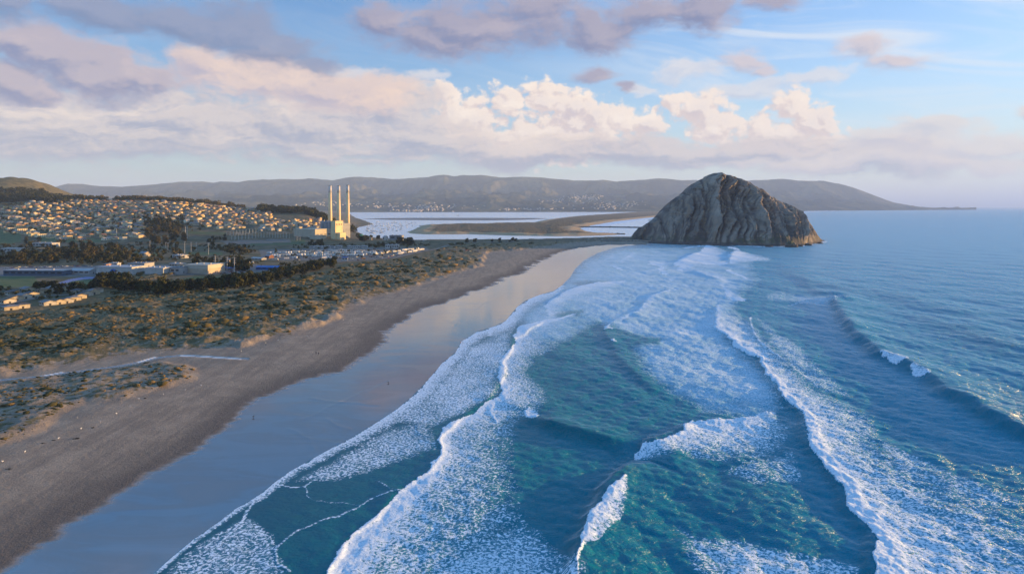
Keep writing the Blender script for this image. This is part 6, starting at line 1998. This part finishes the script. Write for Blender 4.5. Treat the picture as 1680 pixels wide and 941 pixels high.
GW, GD = bird_mesh(bird_w), bird_mesh(bird_d)
for px, py in ((330, 631), (304, 638), (268, 646), (228, 654), (214, 666), (191, 678), (165, 691), (133, 703), (127, 686), (96, 719), (41, 741), (4, 757), (396, 577), (504, 551), (436, 563), (456, 559), (563, 524)):
    x, y, _ = W3(px, py, 2.2)
    tag(place('gull', GW, (x, y, zat(x, y)), random.uniform(0, 6.28), 1.35), 'tiny white gull resting on the dry sand along the dune edge', 'gull', 'gulls resting along the dunes')
for px, py in ((415.5, 684), (637, 627)):
    x, y, _ = W3(px, py, .4)
    tag(place('gull', GD, (x, y, zat(x, y)), random.uniform(0, 6.28), 1.8), 'tiny dark bird standing on the mirror of wet sand', 'bird', 'birds on the wet sand')
M_kelp = paint('kelp', (0.025, 0.020, 0.014), None, 0.5)


def clump(px, py, w, h, label, nm='kelp_pile'):
    x, y, _ = W3(px, py, 2.0)
    n = 26; r = np.random.default_rng(int(px * 7 + py))
    c = np.stack([r.normal(0, w * .5, n), r.normal(0, w * .25, n), np.abs(r.normal(0, h * .4, n))], 1)
    o = blob_field(nm, c, r.uniform(h * .4, h, n), M_kelp, 1, .5, int(px))
    o.location = (x, y, zat(x, y))
    tag(o, label, 'kelp', 'kelp piles on the beach')


clump(126, 718.5, 1.0, .35, 'largest dark kelp pile on the dry sand at left'); clump(152, 701, .6, .25, 'smaller dark kelp pile up the sand from the largest one'); clump(88, 722, .7, .2, 'flat dark kelp strand left of the largest pile')
clump(238, 653, .6, .25, 'small dark kelp pile below the foreland dune'); clump(70, 727, .7, .2, 'thin dark kelp strand near the dune foot at left'); clump(14, 768, 1.0, .18, 'dark kelp strand on the sand at the left edge')

# ---------------------------------------------------------------- scrub over the dunes
def scrub():
    r = np.random.default_rng(55)
    n = 130000
    px = r.uniform(-140, 1050, n); py = r.uniform(392, 760, n) ** 1.0
    x, y, _ = (px - 840) / FOC * FOC * (H_CAM - 5) / (py - HOR), FOC * (H_CAM - 5) / (py - HOR), 0
    z, d = land_z(x, y, True)
    cl = fbm2(x / 24, y / 34, 4, 701, .6)
    ps = np.where(d['t_s'] > 6, sstep(d['t_s'], 6, 60) * np.clip(.20 + 2.6 * (cl + .06), .03, 1.0), 0)
    ps = np.where(d['t_n'] > 4, .16 * (cl > .05) + .04, ps)
    ps = ps * np.where(d['inland'] > -10, 0, 1) * np.where(d['d_main'] > 10, 1, 0)
    ps = ps * np.where(py < 430, .55, 1)
    k = r.random(n) < ps * .85
    x, y, z, cl = x[k], y[k], z[k], cl[k]
    rad = np.exp(r.normal(0, .42, len(x))) * np.clip(y * r.uniform(.0009, .0030, len(x)) * r.uniform(.6, 1.25, len(x)), .35, 2.8) * (1 + .6 * np.clip(cl, -.3, .6))
    tone = np.clip(.42 + 2.3 * fbm2(x / 60, y / 80, 3, 711) + r.normal(0, .20, len(x)) - .3 * cl + .22 * (1 - sstep(d['t_s'][k], 10, 90)), 0, 1)
    m, T = new_mat('scrub_material')
    t = T.attr('tone'); P = T.n('ShaderNodeNewGeometry').outputs['Position']
    c = T.ramp(t, [(0.0, (0.038, 0.041, 0.016)), (.30, (0.070, 0.066, 0.026)), (.52, (0.105, 0.088, 0.040)), (.75, (0.15, 0.108, 0.045)), (1.0, (0.23, 0.155, 0.065))])
    c = T.mix(T.mul(T.ss(T.noise(P, 2.2, 4, .65, dim='3D'), .42, .62), .30), c, (0.016, 0.02, 0.010))
    T.out(T.bsdf(c, .9, T.bump(T.noise(P, 3.0, 4, .6, dim='3D'), 1.0, .5), Specular_IOR_Level=.08))
    return tag(blob_field('dune_scrub', np.stack([x, y, z + rad * .12], 1), rad, m, 1, .38, 7, .22, dict(tone=tone), smooth=True), kind='stuff')


scrub()

# ---------------------------------------------------------------- the air over the bay
def make_haze():
    me = bpy.data.meshes.new('haze')
    bm = bmesh.new(); bmesh.ops.create_cube(bm, size=1.0)
    for v in bm.verts:
        v.co = (v.co.x * 330000, v.co.y * 330000, -9.5 if v.co.z < 0 else 1500.0)
    bm.to_mesh(me); bm.free()
    m = bpy.data.materials.new('haze_material'); m.use_nodes = True
    T = NT(m.node_tree)
    vol = T.n('ShaderNodeVolumePrincipled')
    vol.inputs['Color'].default_value = (0.52, 0.69, 1.0, 1)
    vol.inputs['Density'].default_value = HAZE
    vol.inputs['Anisotropy'].default_value = 0.0
    o = T.n('ShaderNodeOutputMaterial')
    T.t.links.new(vol.outputs[0], o.inputs['Volume'])
    me.materials.append(m)
    ob = bpy.data.objects.new('haze', me); col.objects.link(ob)
    return tag(ob, kind='stuff')


HAZE = 3.2e-5
make_haze()
